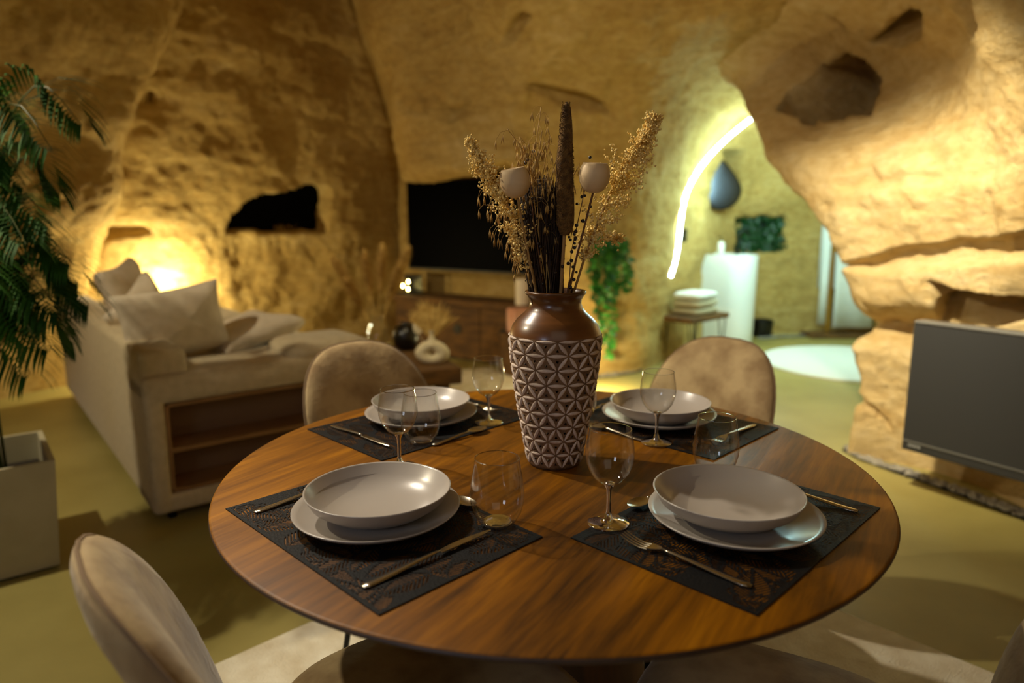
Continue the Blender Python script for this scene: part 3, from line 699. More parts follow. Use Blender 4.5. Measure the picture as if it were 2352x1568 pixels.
# oat stalks
OATL = ['oat stalk arching highest above the left wooden cup', 'tallest oat stalk, left of the bulrush tip', 'oat stalk rising straight over the left wooden cup', 'oat stalk with golden husks midway between cup and bulrush', 'oat stalk closest to the left side of the bulrush',
 'short oat stalk touching the bulrush, half hidden by it', 'oat stalk drooping left across the dark television', 'oat stalk drooping beneath the left plume', 'oat stalk hanging low below the left wooden cup', 'oat stalk just below the tallest one',
 'oat stalk behind the left wooden cup', 'oat stalk right of the bulrush behind the berries', 'oat stalk drooping farthest left over the television', 'lowest hanging oat stalk near the vase rim', 'oat stalk in the middle of the golden tuft left of the bulrush']
for s_ in range(15):
    R = random.Random(40+s_)
    tx, ty = [(1165, 295), (1243, 245), (1195, 320), (1225, 330), (1262, 320), (1285, 345), (1120, 470), (1150, 520), (1175, 560), (1245, 300), (1210, 350), (1330, 380), (1100, 430), (1180, 610), (1232, 375)][s_]
    Y = 1.30+R.uniform(-.03, .05); tip = fl(tx, ty, Y); b0 = in_neck(R.uniform(-.035, 0), R.uniform(-.02, .03)); mid = b0.lerp(tip, .6)+Vector((.012*(1 if tx > 1200 else -1)*-1, 0, .03 if tx > 1190 else .05))
    pts = [b0, mid, tip]; C = [cr(pts, 2*i/14) for i in range(15)]
    mb = MB(); mb.tube([b0-Vector((0, 0, .2))]+C, .0008, 5)
    for k in range(16):
        u = 1-.045*k*R.uniform(.7, 1.1); p = cr(pts, max(.6, u*2)); d = Vector((R.gauss(0, .8), R.gauss(0, .5), R.uniform(-1, .3))).normalized(); L_ = R.uniform(.010, .032)
        e = p+d*L_+Vector((0, 0, -.006)); mb.tube([p, p+d*L_*.6+Vector((0, 0, .003)), e], .00035, 3)
        for sd in (-.5, .5):
            dd = (Vector((sd*R.uniform(.1, .5), R.uniform(-.2, .2), -1))).normalized(); mb.octa(e+dd*.009, .0017, dd, 5.6)
    mb.build('oat_stalk', M['oat'], label=OATL[s_], cat='dried flower', group='dried oat stalks in the vase', ang=180)
# dark twig bundle
mb = MB(); R = random.Random(5)
for k in range(620):
    a = R.uniform(0, 2*pi); q = R.random()**.5; b0 = Vector((VX-.008+.026*q*cos(a), VY+.008+.022*q*sin(a), NK-.1)); 
    u = R.uniform(-1, 1); x = 1246+50*u; tp = fl(x+R.gauss(0, 5), R.uniform(395, 520)+18*abs(u), 1.33+.04*R.uniform(-1, 1))
    md = b0.lerp(tp, .5)+Vector((R.gauss(0, .002), R.gauss(0, .003), 0)); mb.tube([b0, md, tp], [.0013, .0013, .0009], 4)
    for j in range(5):
        p = md.lerp(tp, R.random()); mb.octa(p+Vector((R.gauss(0, .002), R.gauss(0, .002), 0)), .0016, None, 1.3)
mb.build('dark_twig_bundle', M['twig'], label='dense bundle of dark brown fine twigs left of the bulrush', cat='dried flower', group=G, kind='stuff', ang=180)
# berry sprigs
for s_, (pth, lab) in enumerate((([(1308, 640), (1312, 580), (1325, 520), (1342, 440), (1360, 372)], 'thin sprig with dark round berries right of the bulrush'), ([(1240, 600), (1225, 500), (1218, 420), (1212, 352)], 'thin sprig with dark berries above the left cup'))):
    pts = [in_neck(.015*(1 if s_ == 0 else -1), 0)]+[fl(x, y, 1.29) for x, y in pth]
    t = thing('berry_sprig', lab, 'dried flower', group=G); MB().tube([pts[0]-Vector((0, 0, .2))]+pts, .0009, 5).build('stem', M['stemd'], t)
    R = random.Random(s_+8)
    for k in range(34 if s_ == 0 else 16):
        p = cr(pts, R.uniform(.4, len(pts)-1))+Vector((R.gauss(0, .009), R.gauss(0, .006), R.gauss(0, .006)))
        MB().blob(p, R.uniform(.0026, .0038), k, 5, 0).build('berry', M['berry'], t)

# ------------------------------------------------------------------ sofa
SA = math.atan2(.625, .78); SO = Vector((-1.44, 2.62, 0))
def S(u, v, z): return Vector((SO.x+u*cos(SA)-v*sin(SA), SO.y+u*sin(SA)+v*cos(SA), z))
s = thing('sofa', 'cream upholstered sofa with an open shelf built into its end', 'sofa', SO, SA)
def bx(name, m, a, b, bev=.02, par=s, seg=3, **k):
    a, b = Vector(a), Vector(b); return MB().box((a+b)/2, b-a).build(name, m, par, bevel=bev, seg=seg, ang=180 if bev > .015 else 35, **k)
mb = MB(); mb.box((.09, 1.42, .385), (.18, 2.28, .67)); bk = mb.build('backrest', M['sofa'], s, bevel=.035, seg=4, ang=180)
bx('backrest_end', M['sofa'], (0, .03, .56), (.18, .32, .72), .03)
bx('end_panel', M['sofa'], (-.0, 0, .045), (.075, .3, .60), .022)
bx('end_panel', M['sofa'], (.93, 0, .045), (1.0, .3, .60), .022)
bx('bottom_rail', M['sofa'], (.0, .003, .045), (1.0, .3, .125), .022)
bx('top_panel', M['sofa'], (.0, -.002, .50), (1.0, .34, .62), .03)
bx('lining_board', M['sofad'], (.075, .012, .125), (.95, .3, .14), .003); bx('lining_board', M['sofad'], (.075, .012, .485), (.93, .3, .50), .003)
bx('lining_board', M['sofad'], (.075, .012, .125), (.09, .3, .5), .003); bx('lining_board', M['sofad'], (.915, .012, .125), (.93, .3, .5), .003)
bx('shelf', M['sofad'], (.09, .012, .295), (.915, .29, .313), .003)
bx('shelf_back', M['sofai'], (.08, .19, .14), (.92, .205, .485), .003)
bx('seat_base', M['sofa'], (.18, .3, .06), (.98, 2.56, .42), .03)
bx('seat_cushion', M['sofa'], (.19, .35, .42), (1.0, 1.42, .60), .05, seg=5); bx('seat_cushion', M['sofa'], (.19, 1.44, .42), (1.0, 2.5, .60), .05, seg=5)
bx('far_arm', M['sofa'], (.0, 2.5, .045), (1.0, 2.72, .66), .04)
for u in (.08, .92):
    for v_ in (.08, 2.6): MB().lathe([(0, 0), (.018, 0), (.022, .05), (0, .05)], (u, v_, 0), 14).build('foot', M['blackm'], s)
slab(supere(.215, .19, 5, 44), .055, lambda x, y, q: Vector((.815+x, .19+y, .628+q-.3*max(0, x-.1)**2*4)), 5).build('end_bolster', M['sofa'], s, ang=180)
def pillow(label, pos, R, w_, h_, th):
    out = []
    for k in range(56):
        a = 2*pi*k/56; c, q = cos(a), sin(a); m_ = max(abs(c), abs(q)); r = 1/m_; cr_ = 1-.075*(1-(abs(abs(c)-abs(q)))**1.0)*0-.06*(1-(2-r**2))*0
        pin = 1-.085*(1-min(1, (r-1)/.41))
        out.append((w_*c*r*pin, h_*q*r*pin))
    o = slab(out, th, lambda x, y, q: Vector((x, y, q*(1-.0*abs(x))+.006*noise.noise(Vector((x*9, y*9, q*20))))), 2.2, (1, .985, .95, .88, .78, .6, .35)).build('cushion', M['pillow'], label=label, cat='cushion', group='cream cushions on the sofa', ang=180)
    o.matrix_world = Matrix.Translation(pos) @ Matrix.Rotation(SA, 4, 'Z') @ R.to_4x4(); return o
def PR(lean, yaw=0, roll=0):  # face towards +u, leaning back
    return Matrix.Rotation(yaw, 3, 'Z') @ Matrix.Rotation(pi/2-lean, 3, 'Y') @ Matrix.Rotation(roll, 3, 'Z')
pillow('big plump cushion leaning at the near end of the sofa', S(.235, .44, .765), PR(.16, -pi/2+.35, .07), .165, .255, .095)
pillow('cushion behind the big plump one, against the sofa back', S(.22, 1.0, .72), PR(.22, -pi/2+.7, .5), .17, .20, .08)
pillow('farthest cushion on the sofa, half hidden by the palm', S(.26, 1.62, .76), PR(.25, -.5, .1), .22, .26, .09)
pillow('cushion lying nearly flat next to the sofa bolster', S(.60, .66, .655), Matrix.Rotation(.3, 3, 'Z') @ Matrix.Rotation(-.20, 3, 'Y'), .24, .20, .075)

# ------------------------------------------------------------------ planter and palm
pl = thing('square_planter', 'tall square cream planter holding the palm', 'planter', (-1.905, 2.335, 0), SA)
mb = MB(); h = .405; a, b, c_ = .20, .222, .018
for (A, z1_), (B, z2_) in (((a, .012), (b, h)), ((b, h), (b-c_, h)), ((b-c_, h), (b-c_-.004, h-.11))):
    q = [(-A, -A, z1_), (A, -A, z1_), (A, A, z1_), (-A, A, z1_), (-B, -B, z2_), (B, -B, z2_), (B, B, z2_), (-B, B, z2_)]
    mb.add(q, [(k, (k+1) % 4, 4+(k+1) % 4, 4+k) for k in range(4)])
mb.build('shell', M['pot'], pl, smooth=False)
MB().box((0, 0, .008), (.36, .36, .012)).build('foot', M['blackm'], pl, smooth=False)
MB().box((0, 0, .29), (.392, .392, .02)).build('soil', M['soil'], pl, smooth=False)
P0 = Vector((-1.905, 2.335, .30))
pm = thing('palm', 'leafy green palm with arching fronds in the cream planter', 'plant', P0)
R = random.Random(12)
tips = [(188, 288, 2.2, .22), (120, 345, 2.0, .25), (165, 605, 2.1, .2), (205, 700, 2.2, .22), (120, 800, 2.1, .26), (50, 300, 2.5, .14), (130, 440, 2.4, .2), (60, 560, 1.9, .2),
        (-60, 350, 2.3, .2), (-120, 500, 2.1, .2), (90, 690, 2.0, .2), (-40, 650, 1.9, .2), (20, 760, 2.0, .25), (60, 430, 2.2, .2), (100, 560, 2.5, .2), (150, 660, 2.5, .2), (30, 640, 2.2, .2), (110, 740, 2.3, .22), (-20, 780, 2.1, .22), (160, 780, 2.45, .25), (70, 860, 2.2, .3), (10, 500, 2.4, .15), (120, 520, 2.05, .18), (-30, 420, 2.0, .2), (80, 640, 2.15, .2), (140, 720, 2.05, .2), (40, 720, 2.35, .2), (-60, 600, 2.2, .2), (180, 650, 2.25, .2), (90, 800, 1.95, .25), (40, 380, 2.15, .2), (-80, 720, 2.0, .2)]
for i, (x, y, Y, dr) in enumerate(tips):
    tip = aty(x, y, Y)-P0; b0 = Vector((R.uniform(-.07, .07), R.uniform(-.07, .07), 0))
    md = Vector((tip.x*.36, tip.y*.36, tip.z*.78+dr*.5)); m2 = Vector((tip.x*.74, tip.y*.74, tip.z+dr*.55))
    pts = [b0, b0.lerp(md, .5)+Vector((0, 0, .05)), md, m2, tip]; n = 4
    fr = MB().tube([cr(pts, n*k/16) for k in range(17)], [.006-.0048*k/16 for k in range(17)], 5).build('frond', M['palmstem'], pm)
    mb = MB(); K = 44
    for k in range(K):
        u = .36+.64*k/(K-1); p = cr(pts, n*u); tg = (cr(pts, min(n, n*u+.08))-cr(pts, n*u-.08)).normalized()
        sd = tg.cross(Vector((0, 0, 1))); sd = sd.normalized() if sd.length > .01 else Vector((1, 0, 0))
        L_ = .21*(.35+.65*sin(pi*min(1, .12+(u-.36)/.64*.9)))*R.uniform(.85, 1.1)
        for q in (-1, 1):
            d = (sd*q*.85+tg*.75+Vector((0, 0, .10))).normalized()
            up = Vector((0, 0, 1)); p1 = p+d*L_*.5+up*.01; p2 = p+d*L_*.85+up*(-.012-.06*L_); p3 = p+d*L_+up*(-.035-.08*L_)
            wv = d.cross(up).normalized()*.0048
            mb.add([p, p1+wv, p1-wv, p2+wv*.7, p2-wv*.7, p3], [(0, 2, 1), (1, 2, 4, 3), (3, 4, 5)])
    mb.build('leaflets', M['palm'], fr, kind='stuff', ang=180)

# ------------------------------------------------------------------ coffee table and what stands on it
CA = Vector((.92, .39, 0)).normalized(); CB = Vector((-CA.y, CA.x, 0)); CO = Vector((-.28, 3.82, 0)); cang = math.atan2(CA.y, CA.x)
ct = thing('coffee_table', 'low coffee table with a thick rustic wooden top', 'table', CO, cang)
R = random.Random(4); out = []
for (x0, y0), (x1, y1) in (((0, 0), (0, .82)), ((0, .82), (-.58, .82)), ((-.58, .82), (-.58, 0)), ((-.58, 0), (0, 0))):
    for k in range(8): u = k/8; out.append((x0+(x1-x0)*u+R.uniform(-.008, .008), y0+(y1-y0)*u+R.uniform(-.008, .008)))
MB().prism(out, .305, .40).build('tabletop', M['shelf'], ct, smooth=False, bevel=.008)
for x in (-.09, -.49):
    for y in (.1, .72): MB().box((x, y, .159), (.07, .07, .293)).build('leg', M['shelf'], ct, smooth=False, bevel=.004)
p = atz(992, 838, .4)+Vector((0, .03, 0))
dv = thing('donut_vase', 'cream ceramic vase with a round hole on the coffee table', 'vase', (p.x, p.y, .4))
mb = MB(); n1, n2 = 48, 20; vs = []
for i in range(n1):
    a = 2*pi*i/n1; cx, cz = .060*cos(a)*(1-.30*max(0, sin(a))), .070+.042*sin(a)
    for k in range(n2):
        b = 2*pi*k/n2; rr = .028+.012*(cos(a)**2); vs.append((cx+rr*cos(b)*cos(a), .034*sin(b), max(.0, cz+rr*cos(b)*sin(a))))
mb.add(vs, [(i*n2+k, ((i+1) % n1)*n2+k, ((i+1) % n1)*n2+(k+1) % n2, i*n2+(k+1) % n2) for i in range(n1) for k in range(n2)])
mb.build('ring_body', M['ceramic'], dv, ang=180)
MB().lathe([(.040, .112), (.030, .130), (.018, .146), (.014, .165), (.0145, .192), (.019, .198), (.015, .198), (.012, .185)], n=28).build('neck', M['ceramic'], dv, ang=180)
q = Vector((p.x, p.y, .59)); mb = MB()
for k in range(30):
    a = -1.1+2.2*k/29; d = Vector((sin(a), -.15*random.random(), cos(a)*1.05)); L_ = random.uniform(.15, .20)
    e = q+Vector((0, 0, -.05)); nx = Vector((cos(a), 0, -sin(a)))*.009
    mb.add([e, q+d*L_*.55+nx+Vector((0, -.006, 0)), q+d*L_*.55-nx+Vector((0, -.006, 0)), q+d*L_], [(0, 1, 2), (1, 3, 2)])
mb.build('dried_palm_fan', M['pamp'], label='dried beige palm fan standing in the cream vase with the hole', cat='dried flower', ang=180)
mb = MB(); slab([(.032*cos(2*pi*k/20), .042*sin(2*pi*k/20)) for k in range(20)], .002, lambda x, y, t_: Vector((x, t_, y)), 2)
o = slab([(.030*cos(2*pi*k/20), .045*sin(2*pi*k/20)) for k in range(20)], .0025, lambda x, y, t_: Vector((p.x-.095+x+.01, p.y+.05+t_, .61+y)), 2)
o.tube([(p.x-.085, p.y+.05, .57), (p.x-.04, p.y+.03, .50), (p.x-.004, p.y, .59)], .0015, 5).build('dried_seed_disc', M['ceramic'], label='pale round dried seed disc left of the palm fan', cat='dried flower', ang=180)
bp_ = atz(930, 806, .4)+Vector((0, .05, 0))
MB().lathe([(0, 0), (.035, 0), (.045, .004), (.075, .03), (.088, .075), (.082, .12), (.055, .155), (.03, .165), (.026, .172), (.03, .178), (.022, .176), (.02, .16)], (bp_.x, bp_.y, .4), 40).build('black_globe_vase', M['darkcer'], label='black globe vase on the coffee table, beside the pampas', cat='vase', ang=180)
gp = atz(868, 800, .4)
gv = thing('glass_vase', 'clear glass vase holding the pampas on the coffee table', 'vase', (gp.x, gp.y, .4))
MB().lathe([(.055, .008), (.07, .03), (.075, .07), (.06, .12), (.04, .17), (.036, .20), (.045, .22)], n=40).build('body', M['clear'], gv, ang=180)
MB().lathe([(0, .009), (.05, .009), (.056, .004), (.05, 0), (0, 0)], n=40).build('base', M['solid'], gv, ang=180)
for i, (x, y, dy) in enumerate([(770, 600, .0), (800, 650, -.05), (838, 588, .04), (878, 572, .1), (935, 578, .08), (915, 620, .0)]):
    R = random.Random(60+i); tip = aty(x, y, gp.y+dy); b0 = Vector((gp.x, gp.y, .43)); md = b0.lerp(tip, .5)+Vector((0, 0, .03)); pts = [b0, md, tip]
    t = thing('pampas_stem', ['pampas plume leaning farthest left by the back wall', 'lower left pampas plume in the glass vase', 'upright pampas plume left of centre', 'tallest upright pampas plume in the glass vase', 'pampas plume leaning right towards the television', 'short pampas plume on the right of the glass vase'][i], 'dried flower', group='pampas plumes in the glass vase')
    MB().tube([cr(pts, 2*k/8) for k in range(9)], .0022, 5).build('stem', M['pamp'], t)
    mb = MB(); ax = (tip-md).normalized()
    for k in range(700):
        u = R.random(); pp = cr(pts, .95+1.05*u); rad = .062*sin(pi*min(1, u*.9+.08))**.8+.002; d = Vector((R.gauss(0, 1), R.gauss(0, 1), R.gauss(0, 1))).normalized()
        e = pp+(d*rad+ax*.045); wv = d.cross(ax)*.005
        mb.add([pp+wv, pp-wv, e], [(0, 1, 2)])
    mb.build('plume', M['pamp'], t, kind='stuff', ang=180)

# ------------------------------------------------------------------ television corner
A = Vector((-.985, 6.62, 0)); B = Vector((.19, 5.78, 0)); TD = (B-A).normalized(); TN = Vector((TD.y, -TD.x, 0)); tang = math.atan2(TD.y, TD.x); TL_ = (B-A).length
tv = thing('television', 'large black switched-off television under the rock overhang', 'television', (A.x, A.y, 0), tang)
MB().box((TL_/2, .02, 1.16), (TL_, .035, .81)).build('casing', M['tvf'], tv, smooth=False, bevel=.004)
MB().box((TL_/2, .0, 1.165), (TL_-.02, .006, .79)).build('screen', M['tv'], tv, smooth=False)
MB().box((TL_/2, .09, 1.16), (.5, .12, .3)).build('wall_bracket', M['tvf'], tv, smooth=False)
cs = thing('media_console', 'rustic wooden console below the television', 'cabinet', (A.x, A.y, 0), tang)
MB().box((TL_/2+.05, -.06, .505), (TL_+.2, .36, .05)).build('top_plank', M['shelf'], cs, smooth=False, bevel=.006)
for k in range(3):
    x = .02+(TL_+.06)*(k+.5)/3
    d_ = MB().box((x, -.06, .245), ((TL_+.06)/3-.008, .30, .462)).build('drawer', M['shelf'], cs, smooth=False, bevel=.004)
    MB().lathe([(0, 0), (.045, 0), (.045, .006), (0, .006)], (x, -.2105, .27), 24, Matrix.Rotation(pi/2, 3, 'X')).build('finger_hole', M['darkcer'], d_)
MB().box((TL_/2+.05, -.06, .008), (TL_, .28, .010)).build('plinth', M['blackm'], cs, smooth=False)
def TW(a, b, z): return Vector((A.x, A.y, 0))+TD*a-TN*(-b)*(-1)*0+TD*0+Vector((-TD.y, TD.x, 0))*b+Vector((0, 0, z))
lt = thing('candle_lantern', 'small black lantern with three tea lights on the console', 'lantern', TW(.10, -.10, .53), tang)
for x in (-.10, .10):
    for y in (-.06, .06): MB().box((x, y, .085), (.008, .008, .17)).build('post', M['blackm'], lt, smooth=False)
MB().box((0, 0, .006), (.22, .14, .012)).build('base', M['blackm'], lt, smooth=False); MB().box((0, 0, .172), (.22, .14, .01)).build('top', M['blackm'], lt, smooth=False)
MB().box((0, .062, .09), (.2, .004, .16)).build('back_pane', M['darkcer'], lt, smooth=False)
for (x, z), lab in zip(((-.055, .075), (.018, .118), (.012, .048)), ('tea light flame on the left of the black lantern', 'uppermost tea light flame in the black lantern', 'lower right tea light flame in the black lantern')):
    tl = thing('tea_light', lab, 'candle', TW(.10, -.10, .53)+TD*x+Vector((0, 0, z))-Vector((-TD.y, TD.x, 0))*.03, tang, 'tea lights in the black lantern')
    MB().lathe([(0, -.034), (.019, -.034), (.019, -.018), (0, -.018)], n=20).build('cup', M['blackm'], tl)
    MB().lathe([(0, -.014), (.005, -.010), (.0075, -.003), (.004, .004), (0, .010)], n=16).build('flame', M['flame'], tl)
for x, z in ((-.055, .041), (.018, .084), (.012, .014)): MB().box((x, -.0, z-.002), (.06, .12, .003)).build('tray', M['blackm'], lt, smooth=False)
# candle and pink block at the right end
pc_ = aty(1200, 700, 5.62)
MB().lathe([(0, 0), (.056, 0), (.058, .01), (.058, .205), (.052, .212), (0, .208)], (pc_.x, 5.62, .531), 36).build('pillar_candle', M['wax'], label='thick ivory pillar candle left of the carved vase neck', cat='candle')
q = aty(1192, 730, 5.40); mb = MB(); mb.box((0, 0, .10), (.16, .14, .20))
o = mb.build('salt_block', M['pink'], smooth=False, bevel=.02, seg=3, label='pink salt block lamp below the ivory candle', cat='lamp', loc=(q.x, 5.40, .332), rot=(0, 0, .5))
MB().box((0, 0, .165), (.24, .22, .325)).build('log_stool', M['shelf'], smooth=False, bevel=.012, label='short wooden block stool under the pink salt block', cat='stool', loc=(q.x, 5.40, .003), rot=(0, 0, .5))

# ------------------------------------------------------------------ hanging ivy
hp, hn = hit(1396, 600); R = random.Random(21); hn = Vector((hn.x, hn.y, 0)).normalized() if hn.length else Vector((0, -1, 0))
base_ = hp+Vector((0, -.13, 0))
iv = thing('hanging_ivy', 'bushy green ivy trailing down the lit rock column', 'plant', base_)
MB().lathe([(0, -.07), (.05, -.065), (.07, -.02), (.072, .02), (.064, .02), (.06, 0)], n=20).build('wall_pot', M['darkcer'], iv)
MB().box((0, .07, -.0), (.03, .10, .02)).build('bracket', M['blackm'], iv, smooth=False)
vines = []
for v_ in range(20):
    x0 = R.uniform(-.13, .13); ln = R.uniform(.12, .4) if v_ > 5 else R.uniform(.55, .80); pts = [Vector((R.uniform(-.04, .04), R.uniform(-.04, .03), .02)), Vector((x0*.8, R.uniform(-.09, .0), .15)), Vector((x0*1.1, R.uniform(-.10, .0), -.5*ln+.1)), Vector((x0*(.9 if v_ > 5 else .5)+R.uniform(-.02, .05), R.uniform(-.06, .02), -ln+.05))]
    vn = MB().tube([cr(pts, 3*k/10) for k in range(11)], .0022, 4).build('vine', M['palmstem'], iv)
    mb = MB(); K = int(14+ln*40)
    for k in range(K):
        p = cr(pts, 3*(k+.5)/K); d = Vector((R.gauss(0, 1), R.gauss(-.4, .6), R.gauss(-.3, .7))).normalized(); mb.leaf(p, d, R.uniform(.04, .07), R.uniform(.035, .055), Vector((R.gauss(0, .4), -1, R.gauss(.4, .4))).normalized())
    mb.build('foliage', M['ivy'], vn, kind='stuff', ang=180)

# ------------------------------------------------------------------ bathroom
path = [(1541, 634), (1556, 598), (1561, 550), (1564, 500), (1567, 460), (1580, 425), (1600, 395), (1625, 360), (1655, 328), (1690, 300), (1730, 268), (1760, 248)]
lp = []
for x, y in path:
    h_, n_ = hit(x, y); lp.append(h_-ray(x, y).normalized()*.07)
for _ in range(2): lp = [lp[0]]+[(lp[i-1]+lp[i]*2+lp[i+1])/4 for i in range(1, len(lp)-1)]+[lp[-1]]
ld = thing('led_tube', 'cool white light strip curving along the bathroom arch', 'light strip', (0, 0, 0))
MB().tube([cr(lp, (len(lp)-1)*k/50) for k in range(51)], .015, 8).build('tube', M['led'], ld)
for k in range(1, len(lp)-1, 3): MB().box(lp[k]+Vector((0, .03, 0)), (.015, .06, .015)).build('clip', M['chrome'], ld, smooth=False)
# mirror
mc_ = hit(1648, 428)[0]+Vector((-.02, -.12, 0)); mz = math.atan2(-.30, 1)*1
mr = thing('teardrop_mirror', 'teardrop-shaped mirror on the bathroom wall above the basin', 'mirror', mc_, .12)
out = []
for k in range(60):
    a = 2*pi*k/60-pi/2; x, y = .21*cos(a), .19*sin(a)-.04
    if sin(a) > .05:
        u_ = (sin(a)-.05)/.95; x = .21*cos(a)*(1-.62*u_**1.2); y = -.03+.27*u_**.9
    out.append((x+.02, y))
slab(out, .012, lambda x, y, q: Vector((x, q, y)), 12, (1, .97, .93, .5)).build('frame', M['blackm'], mr, ang=180)
slab([(x*.93, y*.93) for x, y in out], .006, lambda x, y, q: Vector((x, q-.012, y)), 14, (1, .98, .9, .5)).build('glass', M['mirror'], mr)
MB().box((0, .045, 0), (.05, .09, .05)).build('mount', M['blackm'], mr, smooth=False)
# basin
bp_ = atz(1690, 796, 0); bp_ = Vector((bp_.x+.01, bp_.y+.17, 0))
bs = thing('pedestal_basin', 'tall white freestanding washbasin in the bathroom', 'washbasin', bp_, .75)
out = [(-.19+.0, .33), (-.19, .1)]+[(.19*cos(pi+pi*k/24), -.02+.19*sin(pi+pi*k/24)) for k in range(25)]+[(.19, .1), (.19, .33)]
n = len(out); mb = MB(); lay = [(.93, 0, 0), (.94, .02, 0), (.97, .5, 0), (1, .86, 0), (.995, .872, 0), (.90, .872, 0), (.84, .82, 0), (.6, .77, 0), (.2, .76, 0)]
cx_, cy_ = 0, .08
vs = []
for r, z, _ in lay:
    for x, y in out: vs.append((cx_+(x-cx_)*r, cy_+(y-cy_)*r, z))
mb.add(vs, [(i*n+k, i*n+(k+1) % n, (i+1)*n+(k+1) % n, (i+1)*n+k) for i in range(len(lay)-1) for k in range(n)]+[tuple((len(lay)-1)*n+k for k in range(n))])
mb.build('pedestal', M['ped_white'], bs, ang=40)
fc = thing('basin_tap', 'tall curved black tap behind the white basin', 'tap', bp_+Vector((.02, .02, .874)), 0)
MB().tube([(0, 0, 0), (0, 0, .17), (.015, 0, .215), (.05, 0, .235), (.085, 0, .215), (.095, 0, .17)], .011, 10).build('spout', M['blackm'], fc)
MB().lathe([(0, 0), (.022, 0), (.022, .012), (.014, .02), (0, .02)], n=18).build('base', M['blackm'], fc)
MB().tube([(0, 0, .06), (-.05, -.02, .075)], .006, 8).build('lever', M['blackm'], fc)
sb = thing('soap_dispenser', 'white soap bottle with black pump on the basin edge', 'bottle', bp_+Vector((-.14, .03, .873)))
MB().lathe([(0, 0), (.032, 0), (.034, .01), (.034, .10), (.022, .12), (.014, .125), (0, .125)], n=24).build('bottle', M['white'], sb)
MB().tube([(0, 0, .12), (0, 0, .165), (-.04, 0, .165)], .007, 8).build('pump', M['blackm'], sb)
# bench with towels
bc = Vector((1.60, 6.05, 0)); ba = math.atan2(.35, .38)
bn = thing('hairpin_bench', 'small wooden bench on black hairpin legs beside the basin', 'bench', bc, ba)
MB().box((0, 0, .37), (.60, .36, .045)).build('seat_board', M['shelf'], bn, smooth=False, bevel=.006)
for x in (-.24, .24):
    for y in (-.14, .14): MB().tube([(x-.05, y, .348), (x+.012, y, .004), (x+.03, y, .004), (x+.06, y, .348)], .006, 6).build('leg', M['blackm'], bn)
for k, (lab, m_) in enumerate((('beige folded towel at the bottom of the bench stack', 'towelg'), ('cream folded towel in the middle of the bench stack', 'towelg'), ('white folded towel on top of the bench stack', 'towel'))):
    z = .394+k*.066; mb = MB()
    prof = supere(.5, .5, 5, 20)
    o = slab(supere(.19-.003*k, .14, 6, 40), .032, lambda x, y, q: Vector((x, y, q)), 8).build('folded_towel', M[m_], label=lab, cat='towel', group='folded towels on the bench', ang=180, loc=(bc.x+.02, bc.y+.02, z+.032), rot=(0, 0, ba+.05*k))
b_ = atz(1757, 776, 0); bi = thing('waste_bin', 'small black bin on the floor right of the basin', 'bin', (b_.x, b_.y+.12, 0))
MB().lathe([(0, 0), (.095, 0), (.105, .01), (.12, .165), (.113, .168), (.098, .02), (0, .02)], n=28).build('body', M['darkcer'], bi)
MB().tube([(.115*cos(2*pi*k/24), .115*sin(2*pi*k/24), .168) for k in range(25)], .005, 5).build('rim', M['blackm'], bi)
# moss panel
c_ = [hit(x, y)[0] for x, y in ((1750, 540),)][0]; Yp = c_.y-.06
pn_ = thing('green_wall_panel', 'square panel of dense green leaves set in the bathroom wall', 'plant', (0, 0, 0))
TLp, BR_ = aty(1694, 498, Yp), aty(1806, 582, Yp)
MB().box(((TLp.x+BR_.x)/2, Yp+.06, (TLp.z+BR_.z)/2), (BR_.x-TLp.x, .04, TLp.z-BR_.z)).build('backing', M['darkfoil'], pn_, smooth=False)
R = random.Random(31)
for r_ in range(8):
    mb = MB()
    for k in range(60):
        p = Vector((R.uniform(TLp.x, BR_.x), Yp+.03-R.random()*.04, R.uniform(BR_.z, TLp.z))); mb.leaf(p, Vector((R.gauss(0, 1), -.5, R.gauss(0, 1))), R.uniform(.05, .10), R.uniform(.025, .045), Vector((R.gauss(0, .3), -1, R.gauss(.2, .3))).normalized())
    mb.build('foliage', M['leaf'], pn_, kind='stuff', ang=180)
# wall switches
for (x, y), lab in (((1568, 540), 'small dark switch on the wall beside the lower light strip'),):
    h_ = hit(x, y)[0]-ray(x, y).normalized()*.02
    t = thing('wall_switch', lab, 'switch', h_, -1.0); MB().box((0, 0, 0), (.09, .02, .12)).build('plate', M['socket'], t, smooth=False, bevel=.004); MB().box((0, -.012, 0), (.04, .008, .06)).build('rocker', M['blackm'], t, smooth=False)
